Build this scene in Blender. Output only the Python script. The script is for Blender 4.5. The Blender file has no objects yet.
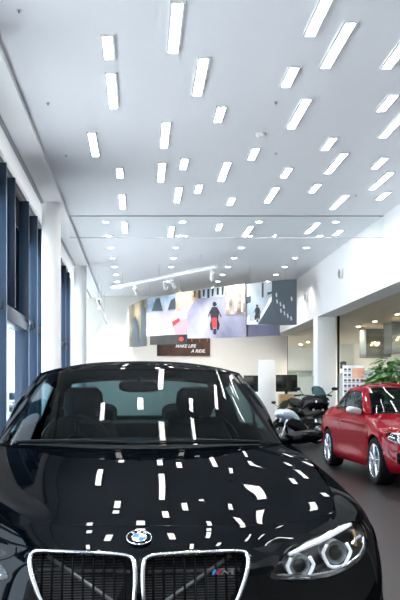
import bpy, bmesh, math, random
from mathutils import Vector, Matrix
from mathutils.bvhtree import BVHTree
rnd = random.Random(7)
SC = bpy.context.scene
COL = SC.collection
PI = math.pi

# ------------------------------------------------------------------ materials
def mat(name, col, rough=.5, metal=0., coat=0., emit=None, es=0., spec=.5, noise=None, bump=0., alpha=1.):
    m = bpy.data.materials.new(name); m.use_nodes = True
    nt = m.node_tree; b = nt.nodes['Principled BSDF']
    b.inputs['Base Color'].default_value = (*col, 1)
    b.inputs['Roughness'].default_value = rough
    b.inputs['Metallic'].default_value = metal
    b.inputs['Specular IOR Level'].default_value = spec
    b.inputs['Coat Weight'].default_value = coat
    b.inputs['Coat Roughness'].default_value = .015
    b.inputs['Alpha'].default_value = alpha
    if emit:
        b.inputs['Emission Color'].default_value = (*emit, 1)
        b.inputs['Emission Strength'].default_value = es
    if noise:   # (scale, colour a, colour b)
        tc = nt.nodes.new('ShaderNodeTexCoord'); n = nt.nodes.new('ShaderNodeTexNoise'); r = nt.nodes.new('ShaderNodeValToRGB')
        n.inputs['Scale'].default_value = noise[0]; n.inputs['Detail'].default_value = 6
        r.color_ramp.elements[0].color = (*noise[1], 1); r.color_ramp.elements[1].color = (*noise[2], 1)
        r.color_ramp.elements[0].position = .35; r.color_ramp.elements[1].position = .65
        nt.links.new(tc.outputs['Object'], n.inputs['Vector'])
        nt.links.new(n.outputs['Fac'], r.inputs['Fac']); nt.links.new(r.outputs['Color'], b.inputs['Base Color'])
        if bump:
            bp = nt.nodes.new('ShaderNodeBump'); bp.inputs['Strength'].default_value = bump
            nt.links.new(n.outputs['Fac'], bp.inputs['Height']); nt.links.new(bp.outputs['Normal'], b.inputs['Normal'])
    return m

def glass(name, tint, f0=.05, rough=0., frost=0., f1=.9):
    m = bpy.data.materials.new(name); m.use_nodes = True
    nt = m.node_tree; nt.nodes.clear()
    out = nt.nodes.new('ShaderNodeOutputMaterial'); mix = nt.nodes.new('ShaderNodeMixShader')
    tr = nt.nodes.new('ShaderNodeBsdfTransparent'); tr.inputs['Color'].default_value = (*tint, 1)
    gl = nt.nodes.new('ShaderNodeBsdfGlossy'); gl.inputs['Roughness'].default_value = rough
    gl.inputs['Color'].default_value = (1, 1, 1, 1)
    lw = nt.nodes.new('ShaderNodeLayerWeight'); lw.inputs['Blend'].default_value = .5
    pw = nt.nodes.new('ShaderNodeMath'); pw.operation = 'POWER'; pw.inputs[1].default_value = 5
    ma = nt.nodes.new('ShaderNodeMath'); ma.operation = 'MULTIPLY_ADD'; ma.inputs[1].default_value = f1; ma.inputs[2].default_value = f0
    nt.links.new(lw.outputs['Facing'], pw.inputs[0]); nt.links.new(pw.outputs[0], ma.inputs[0])
    nt.links.new(ma.outputs[0], mix.inputs[0])
    src = tr
    if frost:
        df = nt.nodes.new('ShaderNodeBsdfDiffuse'); df.inputs['Color'].default_value = (.38, .48, .46, 1)
        m2 = nt.nodes.new('ShaderNodeMixShader'); m2.inputs[0].default_value = frost
        nt.links.new(tr.outputs[0], m2.inputs[1]); nt.links.new(df.outputs[0], m2.inputs[2]); src = m2
    nt.links.new(src.outputs[0], mix.inputs[1]); nt.links.new(gl.outputs[0], mix.inputs[2])
    nt.links.new(mix.outputs[0], out.inputs['Surface'])
    return m

def gloss_paint(name, col, f0, f1, rough):
    m = bpy.data.materials.new(name); m.use_nodes = True
    nt = m.node_tree; nt.nodes.clear()
    out = nt.nodes.new('ShaderNodeOutputMaterial'); mix = nt.nodes.new('ShaderNodeMixShader')
    df = nt.nodes.new('ShaderNodeBsdfDiffuse'); df.inputs['Color'].default_value = (*col, 1)
    gl = nt.nodes.new('ShaderNodeBsdfGlossy'); gl.inputs['Roughness'].default_value = rough; gl.inputs['Color'].default_value = (1, 1, 1, 1)
    lw = nt.nodes.new('ShaderNodeLayerWeight'); lw.inputs['Blend'].default_value = .5
    pw = nt.nodes.new('ShaderNodeMath'); pw.operation = 'POWER'; pw.inputs[1].default_value = 6
    ma = nt.nodes.new('ShaderNodeMath'); ma.operation = 'MULTIPLY_ADD'; ma.inputs[1].default_value = f1; ma.inputs[2].default_value = f0
    nt.links.new(lw.outputs['Facing'], pw.inputs[0]); nt.links.new(pw.outputs[0], ma.inputs[0]); nt.links.new(ma.outputs[0], mix.inputs[0])
    nt.links.new(df.outputs[0], mix.inputs[1]); nt.links.new(gl.outputs[0], mix.inputs[2]); nt.links.new(mix.outputs[0], out.inputs['Surface'])
    return m
M = {}
M['white'] = mat('white_plaster', (.86, .87, .87), .6)
M['ceil'] = mat('ceiling_paint', (.81, .835, .87), .75)
M['soffit'] = mat('soffit_paint', (.93, .94, .95), .6)
M['beige'] = mat('warm_wall', (.66, .59, .50), .7)
M['backw'] = mat('back_wall_paint', (.86, .83, .78), .7)
M['grey'] = mat('grey_wall', (.42, .43, .45), .7)
M['fin'] = mat('slate_mullion', (.026, .050, .088), .32, .2)
M['fintrim'] = mat('pale_mullion_edge', (.22, .28, .35), .35, .4)
M['spandrel'] = mat('dark_spandrel', (.010, .014, .022), .7, spec=.1)
M['tint'] = glass('tinted_glass', (.06, .10, .15), .02, f1=.3)
M['bright'] = mat('upper_wall_paint', (.77, .78, .79), .6)
M['track'] = mat('grey_track', (.30, .33, .36), .4, .5)
M['lightframe'] = mat('light_frame', (.80, .80, .80), .5)
M['rail'] = mat('rail_grey', (.6, .6, .62), .7, spec=.1)
M['lamp'] = mat('lamp_diffuser', (.9, .9, .9), .5, emit=(1, .985, .96), es=46.)
M['down'] = mat('downlight_lens', (.9, .9, .9), .5, emit=(1, .97, .92), es=34.)
M['warm'] = mat('warm_downlight_lens', (.9, .8, .6), .5, emit=(1, .80, .52), es=150.)
M['bulb'] = mat('bulb_glow', (.9, .8, .6), .5, emit=(1, .78, .45), es=22.)
M['glass'] = glass('window_glass', (.95, .97, 1.), .04)
M['screen'] = glass('smoke_screen_glass', (.97, .98, .98), .02)
M['part'] = glass('partition_glass', (.96, .97, .96), .015, f1=.12)
M['frost'] = glass('frosted_glass', (.85, .92, .90), .04, .05, .55)
M['cglass'] = glass('car_glass', (.27, .38, .40), .014, f1=.22)
M['lens'] = glass('lens_glass', (.95, .96, .97), .05)
M['chrome'] = mat('chrome', (.82, .83, .85), .12, 1.)
M['satin'] = mat('satin_silver', (.62, .64, .67), .28, 1.)
M['blackp'] = gloss_paint('black_paint', (.0010, .0018, .0030), .022, .06, .012)
M['redp'] = gloss_paint('red_paint', (.17, .003, .008), .034, .30, .02)
M['silverp'] = mat('grey_mirror_paint', (.55, .55, .56), .3, .6, .5)
M['greyp'] = mat('grey_car_paint', (.10, .11, .13), .25, .4, 1.)
M['plastic'] = mat('black_plastic', (.008, .008, .009), .55, spec=.2)
M['gloss'] = gloss_paint('gloss_black', (.006, .006, .007), .02, .14, .03)
M['interior'] = mat('cabin_leather', (.008, .010, .012), .6, spec=.3)
M['rubber'] = mat('tire_rubber', (.006, .006, .007), .8, spec=.15)
M['rim'] = mat('alloy_rim', (.55, .57, .60), .25, .9)
M['disc'] = mat('brake_steel', (.30, .30, .31), .35, .9)
M['finsteel'] = mat('radiator_steel', (.10, .10, .105), .45, .7)
M['lampbowl'] = mat('headlight_bowl', (.14, .15, .165), .25, .8)
M['reflector'] = mat('headlight_reflector', (.75, .77, .80), .15, 1.)
M['ring'] = mat('light_ring_white', (.85, .88, .92), .25, emit=(.9, .95, 1.), es=.35)
M['amber'] = mat('amber_lens', (.5, .24, .08), .2)
M['redlens'] = mat('tail_light_red', (.35, .01, .01), .15, 0, 1.)
M['blue'] = mat('emblem_blue', (.02, .22, .60), .2, 0, 1.)
M['ewhite'] = mat('emblem_white', (.85, .85, .85), .2, 0, 1.)
M['mblue'] = mat('stripe_blue', (.05, .30, .65), .3)
M['mnavy'] = mat('stripe_navy', (.02, .03, .20), .3)
M['mred'] = mat('stripe_red', (.65, .02, .03), .3)
M['tv'] = mat('display_black', (.006, .007, .008), .15)
M['wood'] = mat('oak_veneer', (.35, .20, .09), .5, noise=(14, (.30, .17, .07), (.42, .25, .12)))
M['bikeblue'] = mat('bike_pale_blue', (.50, .60, .72), .25, .2, 1.)
M['leaf'] = mat('leaf_green', (.04, .16, .03), .45, noise=(9, (.025, .12, .02), (.09, .28, .05)))
M['bark'] = mat('bark', (.16, .11, .07), .8)
M['pot'] = mat('planter_grey', (.45, .45, .44), .6)
M['shade'] = glass('pendant_fabric', (.55, .53, .50), .03, .3, .35)
M['shadeframe'] = mat('pendant_frame', (.13, .15, .18), .5)
M['speaker'] = mat('speaker_grille', (.25, .26, .27), .6)
M['hedge'] = mat('hedge_green', (.08, .18, .06), .8, noise=(5, (.10, .15, .09), (.2, .28, .17)))
M['paving'] = mat('pale_paving', (.62, .62, .60), .85, noise=(.8, (.58, .58, .57), (.66, .66, .64)))
M['facadeout'] = mat('neighbour_render', (.7, .7, .68), .8)

# polished dark floor tiles
def floor_mat():
    m = bpy.data.materials.new('dark_polished_floor'); m.use_nodes = True
    nt = m.node_tree; b = nt.nodes['Principled BSDF']
    tc = nt.nodes.new('ShaderNodeTexCoord'); n = nt.nodes.new('ShaderNodeTexNoise'); r = nt.nodes.new('ShaderNodeValToRGB')
    br = nt.nodes.new('ShaderNodeTexBrick'); mx = nt.nodes.new('ShaderNodeMix'); mx.data_type = 'RGBA'
    n.inputs['Scale'].default_value = 1.6; n.inputs['Detail'].default_value = 8; n.inputs['Roughness'].default_value = .7
    r.color_ramp.elements[0].color = (.009, .0072, .0078, 1); r.color_ramp.elements[1].color = (.014, .0118, .0125, 1)
    br.inputs['Color1'].default_value = (1, 1, 1, 1); br.inputs['Color2'].default_value = (1, 1, 1, 1)
    br.inputs['Mortar'].default_value = (.6, .6, .6, 1); br.inputs['Scale'].default_value = 1.
    br.inputs['Mortar Size'].default_value = .003; br.offset = 0
    br.inputs['Brick Width'].default_value = .8; br.inputs['Row Height'].default_value = .8
    mx.blend_type = 'MULTIPLY'; mx.inputs[0].default_value = 1
    nt.links.new(tc.outputs['Object'], n.inputs['Vector']); nt.links.new(tc.outputs['Object'], br.inputs['Vector'])
    nt.links.new(n.outputs['Fac'], r.inputs['Fac'])
    nt.links.new(r.outputs['Color'], mx.inputs[6]); nt.links.new(br.outputs['Color'], mx.inputs[7])
    nt.links.new(mx.outputs[2], b.inputs['Base Color'])
    b.inputs['Roughness'].default_value = .34; b.inputs['Specular IOR Level'].default_value = .12
    return m
M['floor'] = floor_mat()

# ------------------------------------------------------------------ mesh tools
def link_mesh(name, verts, faces, m, parent=None, smooth=True, sharp=38, loc=None, mi=None):
    me = bpy.data.meshes.new(name)
    me.from_pydata([tuple(v) for v in verts], [], faces)
    ms = m if isinstance(m, (list, tuple)) else [m]
    for x in ms: me.materials.append(x)
    if mi: me.polygons.foreach_set('material_index', mi)
    bm = bmesh.new(); bm.from_mesh(me)
    bmesh.ops.remove_doubles(bm, verts=bm.verts, dist=1e-5)
    bmesh.ops.recalc_face_normals(bm, faces=bm.faces)
    for f in bm.faces: f.smooth = smooth
    if smooth:
        for e in bm.edges:
            if len(e.link_faces) == 2 and e.calc_face_angle(0) > math.radians(sharp): e.smooth = False
    bm.to_mesh(me); bm.free()
    o = bpy.data.objects.new(name, me); COL.objects.link(o)
    if parent is not None: o.parent = parent
    if loc is not None: o.location = loc
    return o

class MB:
    def __init__(s): s.v = []; s.f = []; s.mi = []; s.cm = 0
    def add(s, vs, fs, mtx=None):
        n = len(s.v)
        s.v += [tuple(mtx @ Vector(v)) for v in vs] if mtx is not None else [tuple(v) for v in vs]
        s.f += [tuple(i + n for i in f) for f in fs]; s.mi += [s.cm] * len(fs)
        return s
    def box(s, x0, x1, y0, y1, z0, z1, bev=0., mtx=None):
        if bev > 0:
            bm = bmesh.new(); bmesh.ops.create_cube(bm, size=1)
            for v in bm.verts:
                v.co = Vector(((x0 + x1) / 2 + v.co.x * (x1 - x0), (y0 + y1) / 2 + v.co.y * (y1 - y0), (z0 + z1) / 2 + v.co.z * (z1 - z0)))
            bmesh.ops.bevel(bm, geom=bm.edges[:], offset=bev, segments=2, affect='EDGES', profile=.5)
            bm.verts.index_update()
            vs = [v.co.copy() for v in bm.verts]; fs = [[v.index for v in f.verts] for f in bm.faces]; bm.free()
            return s.add(vs, fs, mtx)
        vs = [(x, y, z) for x in (x0, x1) for y in (y0, y1) for z in (z0, z1)]
        return s.add(vs, [(0, 1, 3, 2), (4, 6, 7, 5), (0, 4, 5, 1), (2, 3, 7, 6), (0, 2, 6, 4), (1, 5, 7, 3)], mtx)
    def lathe(s, prof, n=32, mtx=None, close=False):   # prof: (r, z) about z
        vs = []; fs = []; k = len(prof)
        for i in range(n):
            a = 2 * PI * i / n
            vs += [(r * math.cos(a), r * math.sin(a), z) for r, z in prof]
        for i in range(n):
            j = (i + 1) % n
            for q in range(k if close else k - 1):
                p = (q + 1) % k
                fs.append((i * k + q, j * k + q, j * k + p, i * k + p))
        return s.add(vs, fs, mtx)
    def cyl(s, r, z0, z1, n=24, mtx=None, r2=None):
        r2 = r if r2 is None else r2
        return s.lathe([(1e-5, z0), (r, z0), (r2, z1), (1e-5, z1)], n, mtx)
    def tube(s, pts, r, n=10, closed=False, flat=1., up=None):
        pts = [Vector(p) for p in pts]; k = len(pts); vs = []; fs = []
        nrm = None
        for i, p in enumerate(pts):
            a = pts[(i - 1) % k] if closed or i > 0 else p
            b = pts[(i + 1) % k] if closed or i < k - 1 else p
            t = (b - a).normalized()
            if up is not None: nrm = (Vector(up) - t * t.dot(Vector(up))).normalized()
            elif nrm is None:
                nrm = t.orthogonal().normalized()
            else: nrm = (nrm - t * nrm.dot(t)).normalized()
            bn = t.cross(nrm)
            rr = r[i] if isinstance(r, (list, tuple)) else r
            for q in range(n):
                an = 2 * PI * q / n
                vs.append(p + nrm * (rr * math.cos(an) * flat) + bn * (rr * math.sin(an)))
        for i in range(k if closed else k - 1):
            j = (i + 1) % k
            for q in range(n):
                w = (q + 1) % n
                fs.append((i * n + q, i * n + w, j * n + w, j * n + q))
        if not closed:
            fs.append(tuple(range(n))); fs.append(tuple((k - 1) * n + q for q in range(n)))
        return s.add(vs, fs)
    def prism(s, poly, d0, d1, fn):   # poly of (a,b) extruded along d; fn(a,b,d)->xyz
        n = len(poly); vs = [fn(a, b, d0) for a, b in poly] + [fn(a, b, d1) for a, b in poly]
        fs = [tuple(range(n)), tuple(range(2 * n - 1, n - 1, -1))] + [(i, (i + 1) % n, n + (i + 1) % n, n + i) for i in range(n)]
        return s.add(vs, fs)
    def loft(s, secs, n=24, e=2.4, mtx=None):   # secs: (y, zc, halfwidth, halfheight[, xc])
        vs = []; fs = []; k = len(secs)
        for sec in secs:
            y, zc, w, h = sec[:4]; xc = sec[4] if len(sec) > 4 else 0
            for q in range(n):
                a = 2 * PI * q / n; c, sn = math.cos(a), math.sin(a)
                vs.append((xc + w * math.copysign(abs(c) ** (2 / e), c), y, zc + h * math.copysign(abs(sn) ** (2 / e), sn)))
        for i in range(k - 1):
            for q in range(n):
                w_ = (q + 1) % n
                fs.append((i * n + q, i * n + w_, (i + 1) * n + w_, (i + 1) * n + q))
        fs.append(tuple(range(n))); fs.append(tuple((k - 1) * n + q for q in range(n)))
        return s.add(vs, fs, mtx)
    def sphere(s, c, r, nu=16, nv=10, sc=(1, 1, 1)):
        prof = [(max(1e-5, r * math.sin(PI * i / nv)), -r * math.cos(PI * i / nv)) for i in range(nv + 1)]
        return s.lathe(prof, nu, Matrix.Translation(c) @ Matrix.Diagonal((*sc, 1)))
    def build(s, name, m, parent=None, smooth=True, sharp=38, loc=None):
        return link_mesh(name, s.v, s.f, m, parent, smooth, sharp, loc, s.mi if isinstance(m, (list, tuple)) else None)

def tag(o, label=None, cat=None, group=None, kind=None):
    if label: o['label'] = label
    if cat: o['category'] = cat
    if group: o['group'] = group
    if kind: o['kind'] = kind
    return o
def thing(name, label, cat, loc=(0, 0, 0), rz=0, group=None):
    o = bpy.data.objects.new(name, None); COL.objects.link(o)
    o.empty_display_size = .1
    o.location = loc; o.rotation_euler = (0, 0, rz)
    return tag(o, label, cat, group)
def struct(name, mb, m, parent=None, **k):
    o = mb.build(name, m, parent, **k)
    if parent is None: o['kind'] = 'structure'
    return o
def copy_tree(o, parent=None):
    kids = list(o.children)
    c = o.copy(); COL.objects.link(c)
    if parent is not None: c.parent = parent
    for k in kids: copy_tree(k, c)
    return c
def text_mesh(body, size, shear=0., bold=0., align='CENTER'):
    cu = bpy.data.curves.new('txt', 'FONT'); cu.body = body; cu.size = size; cu.shear = shear; cu.offset = bold
    cu.align_x = align; cu.align_y = 'CENTER'; cu.resolution_u = 4
    ob = bpy.data.objects.new('txt', cu); COL.objects.link(ob)
    dg = bpy.context.evaluated_depsgraph_get()
    me = bpy.data.meshes.new_from_object(ob.evaluated_get(dg))
    vs = [v.co.copy() for v in me.vertices]; fs = [tuple(p.vertices) for p in me.polygons]
    COL.objects.unlink(ob); bpy.data.objects.remove(ob); bpy.data.curves.remove(cu); bpy.data.meshes.remove(me)
    return vs, fs
ORD = ['first', 'second', 'third', 'fourth', 'fifth', 'sixth', 'seventh', 'eighth', 'ninth', 'tenth', 'eleventh', 'twelfth', 'thirteenth',
       'fourteenth', 'fifteenth', 'sixteenth', 'seventeenth', 'eighteenth', 'nineteenth', 'twentieth']

# ------------------------------------------------------------------ camera
CH = 1.2; F = 780.
cam = bpy.data.cameras.new('camera'); co = bpy.data.objects.new('camera', cam); COL.objects.link(co)
co.location = (0, 0, CH); co.rotation_euler = (PI / 2, 0, 0)
cam.sensor_fit = 'VERTICAL'; cam.sensor_height = 36; cam.sensor_width = 24; cam.lens = F / 600 * 36
cam.shift_x = 60 / 600; cam.shift_y = 94 / 600; cam.clip_end = 400
SC.camera = co

# ------------------------------------------------------------------ room
CZ = 5.35; XR = 5.66; XR2 = 6.26; ZB = 3.66; YB = 33.; XL = -2.22
Y0 = -7.
struct('floor', MB().box(XL - .5, 10.7, Y0, 41.5, -.2, 0), M['floor'])
struct('ceiling', MB().box(-1.652, XR + .1, Y0, YB, CZ, CZ + .2), M['ceil'])
struct('trim_1', MB().box(XL - .5, -1.652, Y0, YB, CZ - .08, CZ + .2), M['soffit'])          # lower ceiling border over the columns
tr = struct('trim_2', MB().box(-2.11, -2.04, Y0, 33, CZ - .095, CZ - .075), M['track'])     # curtain track
struct('wall_back', MB().box(-2.6, XR2 - .03, YB, YB + .3, 0, CZ + .2), M['backw'])
struct('wall_front', MB().box(XL - .5, 10.7, Y0 - .2, Y0, 0, CZ + .2), M['white'])
struct('wall_right', MB().box(XR, XR2, Y0, 41.5, ZB, CZ + .2), M['bright'])                  # bulkhead over the lounge opening
struct('wall_lounge_right', MB().box(10.5, 10.7, Y0, 41.5, 0, ZB), M['beige'])
struct('wall_lounge_back', MB().box(XR, 10.7, 41.3, 41.5, 0, ZB), M['white'])
struct('ceiling_lounge', MB().box(XR2, 10.7, Y0, 41.5, ZB, ZB + .2), M['beige'])
struct('wall_upper_left', MB().box(XL - .5, XL - .1, Y0, 25.4, 3.85 + CH, CZ), M['white'])
# pilaster in the lounge
struct('column_lounge', MB().box(9.85, 10.5, 38.4, 39.1, 0, ZB), M['white'])
# columns
for i, y in enumerate((.6, 8.7, 16.7, 24.8)):
    m = MB().cyl(.205, 0, CZ - .08, 40, Matrix.Translation((-1.9, y, 0)))
    struct('column_left' if i == 0 else f'column_left_{i}', m, M['white'])
for i, y in enumerate((5.2, 13.8, 24.8)):
    m = MB().box(XR - .02, XR2 - .04, y, y + .58, 0, ZB, .01)
    struct('column_right' if i == 0 else f'column_right_{i}', m, M['white'])
# glazed facade, one bay per window; the wide bay holds the entrance
ZT = 3.85 + CH
bays = [13. - 1.3 * k for k in range(15, 0, -1)] + [13.] + [15.6 + 1.3 * k for k in range(8)] + [25.4]
for i in range(len(bays) - 1):
    y, last = bays[i], bays[i + 1]
    r = struct(f'window_{i + 1}', MB().box(XL - .34, XL - .14, y, last, 0, .12), M['fin'])
    MB().box(XL - .28, XL, y - .04, y + .04, 0, ZT, .006).build('mullion', M['fin'], r)
    MB().box(XL - .004, XL + .006, y - .04, y - .028, 0, ZT).build('mullion_edge', M['fintrim'], r)
    MB().box(XL - .30, XL - .06, y + .04, last - .04, 2.62, 2.74, .004).build('transom', M['fin'], r)
    MB().box(XL - .22, XL - .18, y + .04, last - .04, ZT - .6, ZT).build('spandrel_panel', M['spandrel'], r)
    if last - y > 2:      # entrance bay: dark tinted glass above the transom
        MB().box(XL - .205, XL - .195, y + .04, last - .04, .12, 2.64).build('pane', M['glass'], r)
        MB().box(XL - .205, XL - .195, y + .04, last - .04, 2.72, ZT - .6).build('tinted_pane', M['tint'], r)
        MB().box(XL - .28, XL, 13.86, 13.94, 2.74, ZT, .006).build('mullion', M['fin'], r)
        MB().box(XL - .32, XL - .02, y + .04, last - .04, 2.46, 2.62, .004).build('door_canopy', M['fin'], r)
    else: MB().box(XL - .205, XL - .195, y + .04, last - .04, .12, ZT - .6).build('pane', M['glass'], r)
# cove light added on the ledge over the glazing to brighten the soffit
M['fill'] = mat('added_fill_glow', (.9, .9, .9), .5, emit=(.95, .98, 1), es=3.2)
t = thing('added_fill_light', 'added thin white cove light strip on the ledge above the window wall', 'cove light', (XL - .06, 9.2, ZT))
MB().box(-.03, .03, Y0 - 9.1, 16.1, 0, .02).build('profile', M['lightframe'], t, smooth=False)
MB().box(-.022, .022, Y0 - 9.1, 16.1, .02, .026).build('added_fill_face', M['fill'], t, smooth=False)
# white translucent blind added in extra window bays to light the far end
M['sheet'] = mat('added_white_sheet', (.85, .86, .87), .8)
_n = M['sheet'].node_tree; _t = _n.nodes.new('ShaderNodeBsdfTranslucent'); _t.inputs['Color'].default_value = (.85, .88, .9, 1)
_m = _n.nodes.new('ShaderNodeMixShader'); _m.inputs[0].default_value = .55
_n.links.new(_n.nodes['Principled BSDF'].outputs[0], _m.inputs[1]); _n.links.new(_t.outputs[0], _m.inputs[2]); _n.links.new(_m.outputs[0], _n.nodes['Material Output'].inputs['Surface'])
for k in range(4):
    a = 25.5 + k * 1.9
    r = struct(f'window_{len(bays) + k}', MB().box(XL - .34, XL - .14, a, a + .08, 0, CZ), M['fin'])  # extra bay added to hold the sheet
    MB().box(XL - .05, XL - .046, a + .01, min(a + 1.89, 32.98), .02, CZ - .08).build('added_light_sheet', M['sheet'], r, smooth=False)
# lounge glazed partition
yy = [16.7, 24.7, 33.2, 41.3]
for i in range(len(yy) - 1):
    a, b = yy[i], yy[i + 1]
    if i == 1: a = 25.4
    r = struct(f'window_{len(bays) + 5 + i}', MB().box(XR2 - .03, XR2 + .03, a, a + .06, 0, ZB), M['plastic'])
    MB().box(XR2 - .006, XR2 + .006, a + .06, b, 1.85, ZB).build('pane', M['part'], r)
    MB().box(XR2 - .006, XR2 + .006, a + .06, b, .05, 1.85).build('frosted_pane', M['frost'], r)
    MB().box(XR2 - .03, XR2 + .03, a + .06, b, 0, .05).build('sill_rail', M['satin'], r)
r2 = MB().box(XR2 - .03, XR2 + .03, 24.58, 24.66, 0, ZB).build('jamb', M['plastic'], bpy.data.objects[f'window_{len(bays) + 5}'])
# lounge glass double door seen at the far end
r = struct('door_1', MB().box(7.55, 7.61, 41.2, 41.3, 0, 2.4).box(9.09, 9.15, 41.2, 41.3, 0, 2.4).box(7.55, 9.15, 41.2, 41.3, 2.4, 2.46), M['satin'])
for xx in (7.62, 8.36): MB().box(xx, xx + .72, 41.24, 41.26, .02, 2.4).build('door_leaf', M['frost'], r)
for xx in (8.28, 8.40): MB().cyl(.018, .8, 1.9, 12, Matrix.Translation((xx, 41.17, 0))).build('door_handle', M['chrome'], r)

# ------------------------------------------------------------------ ceiling lights
def light_proto(L):
    W = .108
    t = thing('ceiling_light', '', 'ceiling light')
    m = MB()
    for a in ((-W / 2 - .03, -W / 2, -L / 2 - .018, L / 2 + .018), (W / 2, W / 2 + .03, -L / 2 - .018, L / 2 + .018),
              (-W / 2, W / 2, -L / 2 - .018, -L / 2), (-W / 2, W / 2, L / 2, L / 2 + .018)):
        m.box(a[0], a[1], a[2], a[3], -.02, 0)
    m.build('frame', M['lightframe'], t, smooth=False)
    MB().box(-W / 2, W / 2, -L / 2, L / 2, -.012, -.001).build('diffuser', M['lamp'], t, smooth=False)
    return t
G = .39
TL = [(1, 8.25, 9.46), (2, 9.6, 10.83), (-1, 9.02, 9.63), (-1, 10.07, 11.3), (-2, 12.33, 13.6), (1, 11.9, 13.1), (-1, 14.3, 14.95), (1, 14., 15.2),
      (2, 13.75, 14.35), (2, 15.6, 16.85), (-1, 16.2, 17.45), (3, 11.24, 11.86), (5, 13.13, 13.8), (4, 13.9, 15.2), (5, 7.8, 9.02), (6, 8.69, 9.9),
      (5, 9.9, 10.5), (6, 10.95, 12.17), (8, 8.7, 9.92), (9, 10.8, 11.4), (10, 11.38, 12.6), (8, 12.6, 13.25), (9, 13.4, 14.65), (7, 14.3, 14.9),
      (9, 15.4, 16.), (11, 13.7, 14.3), (12, 14.55, 15.8), (13, 16., 16.6), (7, 15.6, 16.9), (11, 16.2, 17.5), (3, 15.45, 16.05), (5, 16.45, 17.1),
      (-1, 18.8, 20.), (2, 19.3, 20.5), (5, 19., 19.65), (7, 19.3, 20.45), (11, 18.85, 20.1), (13, 19.7, 20.35)]
NEAR = [(-1, 5.3, 6.5), (1, 5.6, 6.8), (3, 5.9, 7.1), (0, 7.1, 7.7), (-2, 6.9, 7.5), (4, 4.4, 5.0), (6, 5.2, 6.4), (2, 3.6, 4.8), (-2, 3.4, 4.6), (0, 2.6, 3.2), (8, 5.6, 6.2),
        (10, 6.6, 7.8), (11, 4.2, 5.4), (9, 2.8, 3.4), (5, 2.0, 3.2), (-1, 1.0, 1.6), (2, .4, 1.6), (7, .6, 1.2), (12, 8.3, 8.9), (12, 1.6, 2.8), (13, 10.2, 11.4), (4, -.9, .3),
        (-2, -1.6, -.4), (1, -2.4, -1.8), (9, -1.4, -.2), (6, -2.6, -2.), (12, -1.8, -.6), (3, 7.3, 7.9)]
protos = {}
rows = sorted({a for a, b, c in TL})
cnt = {}
GL = 'recessed strip lights in the showroom ceiling'
for near, lst in ((0, sorted(TL, key=lambda t: (t[0], t[1]))), (1, sorted(NEAR))):
    for g, a, b in lst:
        L = 1.2 if b - a > .9 else .61
        if L not in protos: protos[L] = light_proto(L); o = protos[L]
        else: o = copy_tree(protos[L])
        o.location = (g * G + .01, (a + b) / 2, CZ)
        key = (near, g); k = cnt.get(key, 0); cnt[key] = k + 1
        sz = 'long' if L > 1 else 'short'
        if not near:
            lab = f'{sz} strip ceiling light, {ORD[k]} nearest in the {ORD[rows.index(g)]} row from the left'
        else:
            where = ['far left', 'left', 'middle', 'right'][0 if g < 0 else 1 if g < 3 else 2 if g < 8 else 3]
            lab = f'{sz} strip light overhead above the black car, {where}, {ORD[g + 2]} row, {ORD[k]} along'
        tag(o, lab, 'ceiling light', GL)
# round downlights beyond the smoke screen
dp = None
for ri, (X, d0, n) in enumerate(((-.83, 18.8, 8), (1.02, 18.8, 8), (2.87, 18.8, 8), (4.72, 18.8, 7))):
    for k in range(n):
        if dp is None:
            dp = thing('downlight', '', 'downlight')
            MB().lathe([(.075, -.002), (.105, -.002), (.105, -.014), (.075, -.010)], 24, close=True).build('trim_ring', M['lightframe'], dp)
            MB().cyl(.078, -.008, -.002, 24).build('lens', M['down'], dp)
            o = dp
        else: o = copy_tree(dp)
        o.location = (X, d0 + 1.66 * k, CZ)
        tag(o, f'small round far ceiling downlight, {ORD[k]} nearest in the {ORD[ri]} row from the left', 'downlight', 'round downlights beyond the glass screen')
wp = None
for k, y_ in enumerate((14., 18., 21.7, 24., 26.4, 28.4, 32.5, 35.4, 36.9, 38.6)):
    if wp is None:
        wp = thing('downlight', '', 'downlight')
        MB().lathe([(.075, -.002), (.105, -.002), (.105, -.014), (.075, -.010)], 24, close=True).build('trim_ring', M['lightframe'], wp)
        MB().cyl(.085, -.008, -.002, 24).build('lens', M['warm'], wp)
        o = wp
    else: o = copy_tree(wp)
    o.location = (7.95, y_, ZB)
    tag(o, f'warm round downlight in the lounge ceiling, {ORD[k]} from the camera', 'downlight', 'warm downlights over the lounge')
# sprinklers / detector
for k, (px, py) in enumerate(((19, 10), (48, 103), (276, 102), (66, 155), (276, 153), (356, 195))):
    h = CZ - CH; d = F * h / (394 - py); x = (px - 140) / F * d
    t = thing('ceiling_sprinkler', ['small sprinkler head in the ceiling at the top left', 'small sprinkler head in the ceiling above the left columns',
              'small sprinkler head right of the ceiling centre', 'tiny sprinkler head in the ceiling above the first left column',
              'tiny sprinkler head in the middle of the far ceiling', 'tiny sprinkler head in the ceiling near the right wall'][k], 'sprinkler', (x, d, CZ), 0, 'ceiling sprinklers')
    MB().cyl(.026, -.008, .01, 16).build('escutcheon', M['satin'], t)
    MB().cyl(.010, -.032, -.008, 12).build('nozzle', M['disc'], t)
d = F * (CZ - CH) / (394 - 134); x = 121 / F * d
t = thing('smoke_detector', 'white round smoke detector on the ceiling right of the centre', 'smoke detector', (x, d, CZ))
MB().lathe([(1e-4, -.05), (.05, -.05), (.075, -.03), (.08, 0), (1e-4, 0)], 24).build('housing', M['lightframe'], t)
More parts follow.
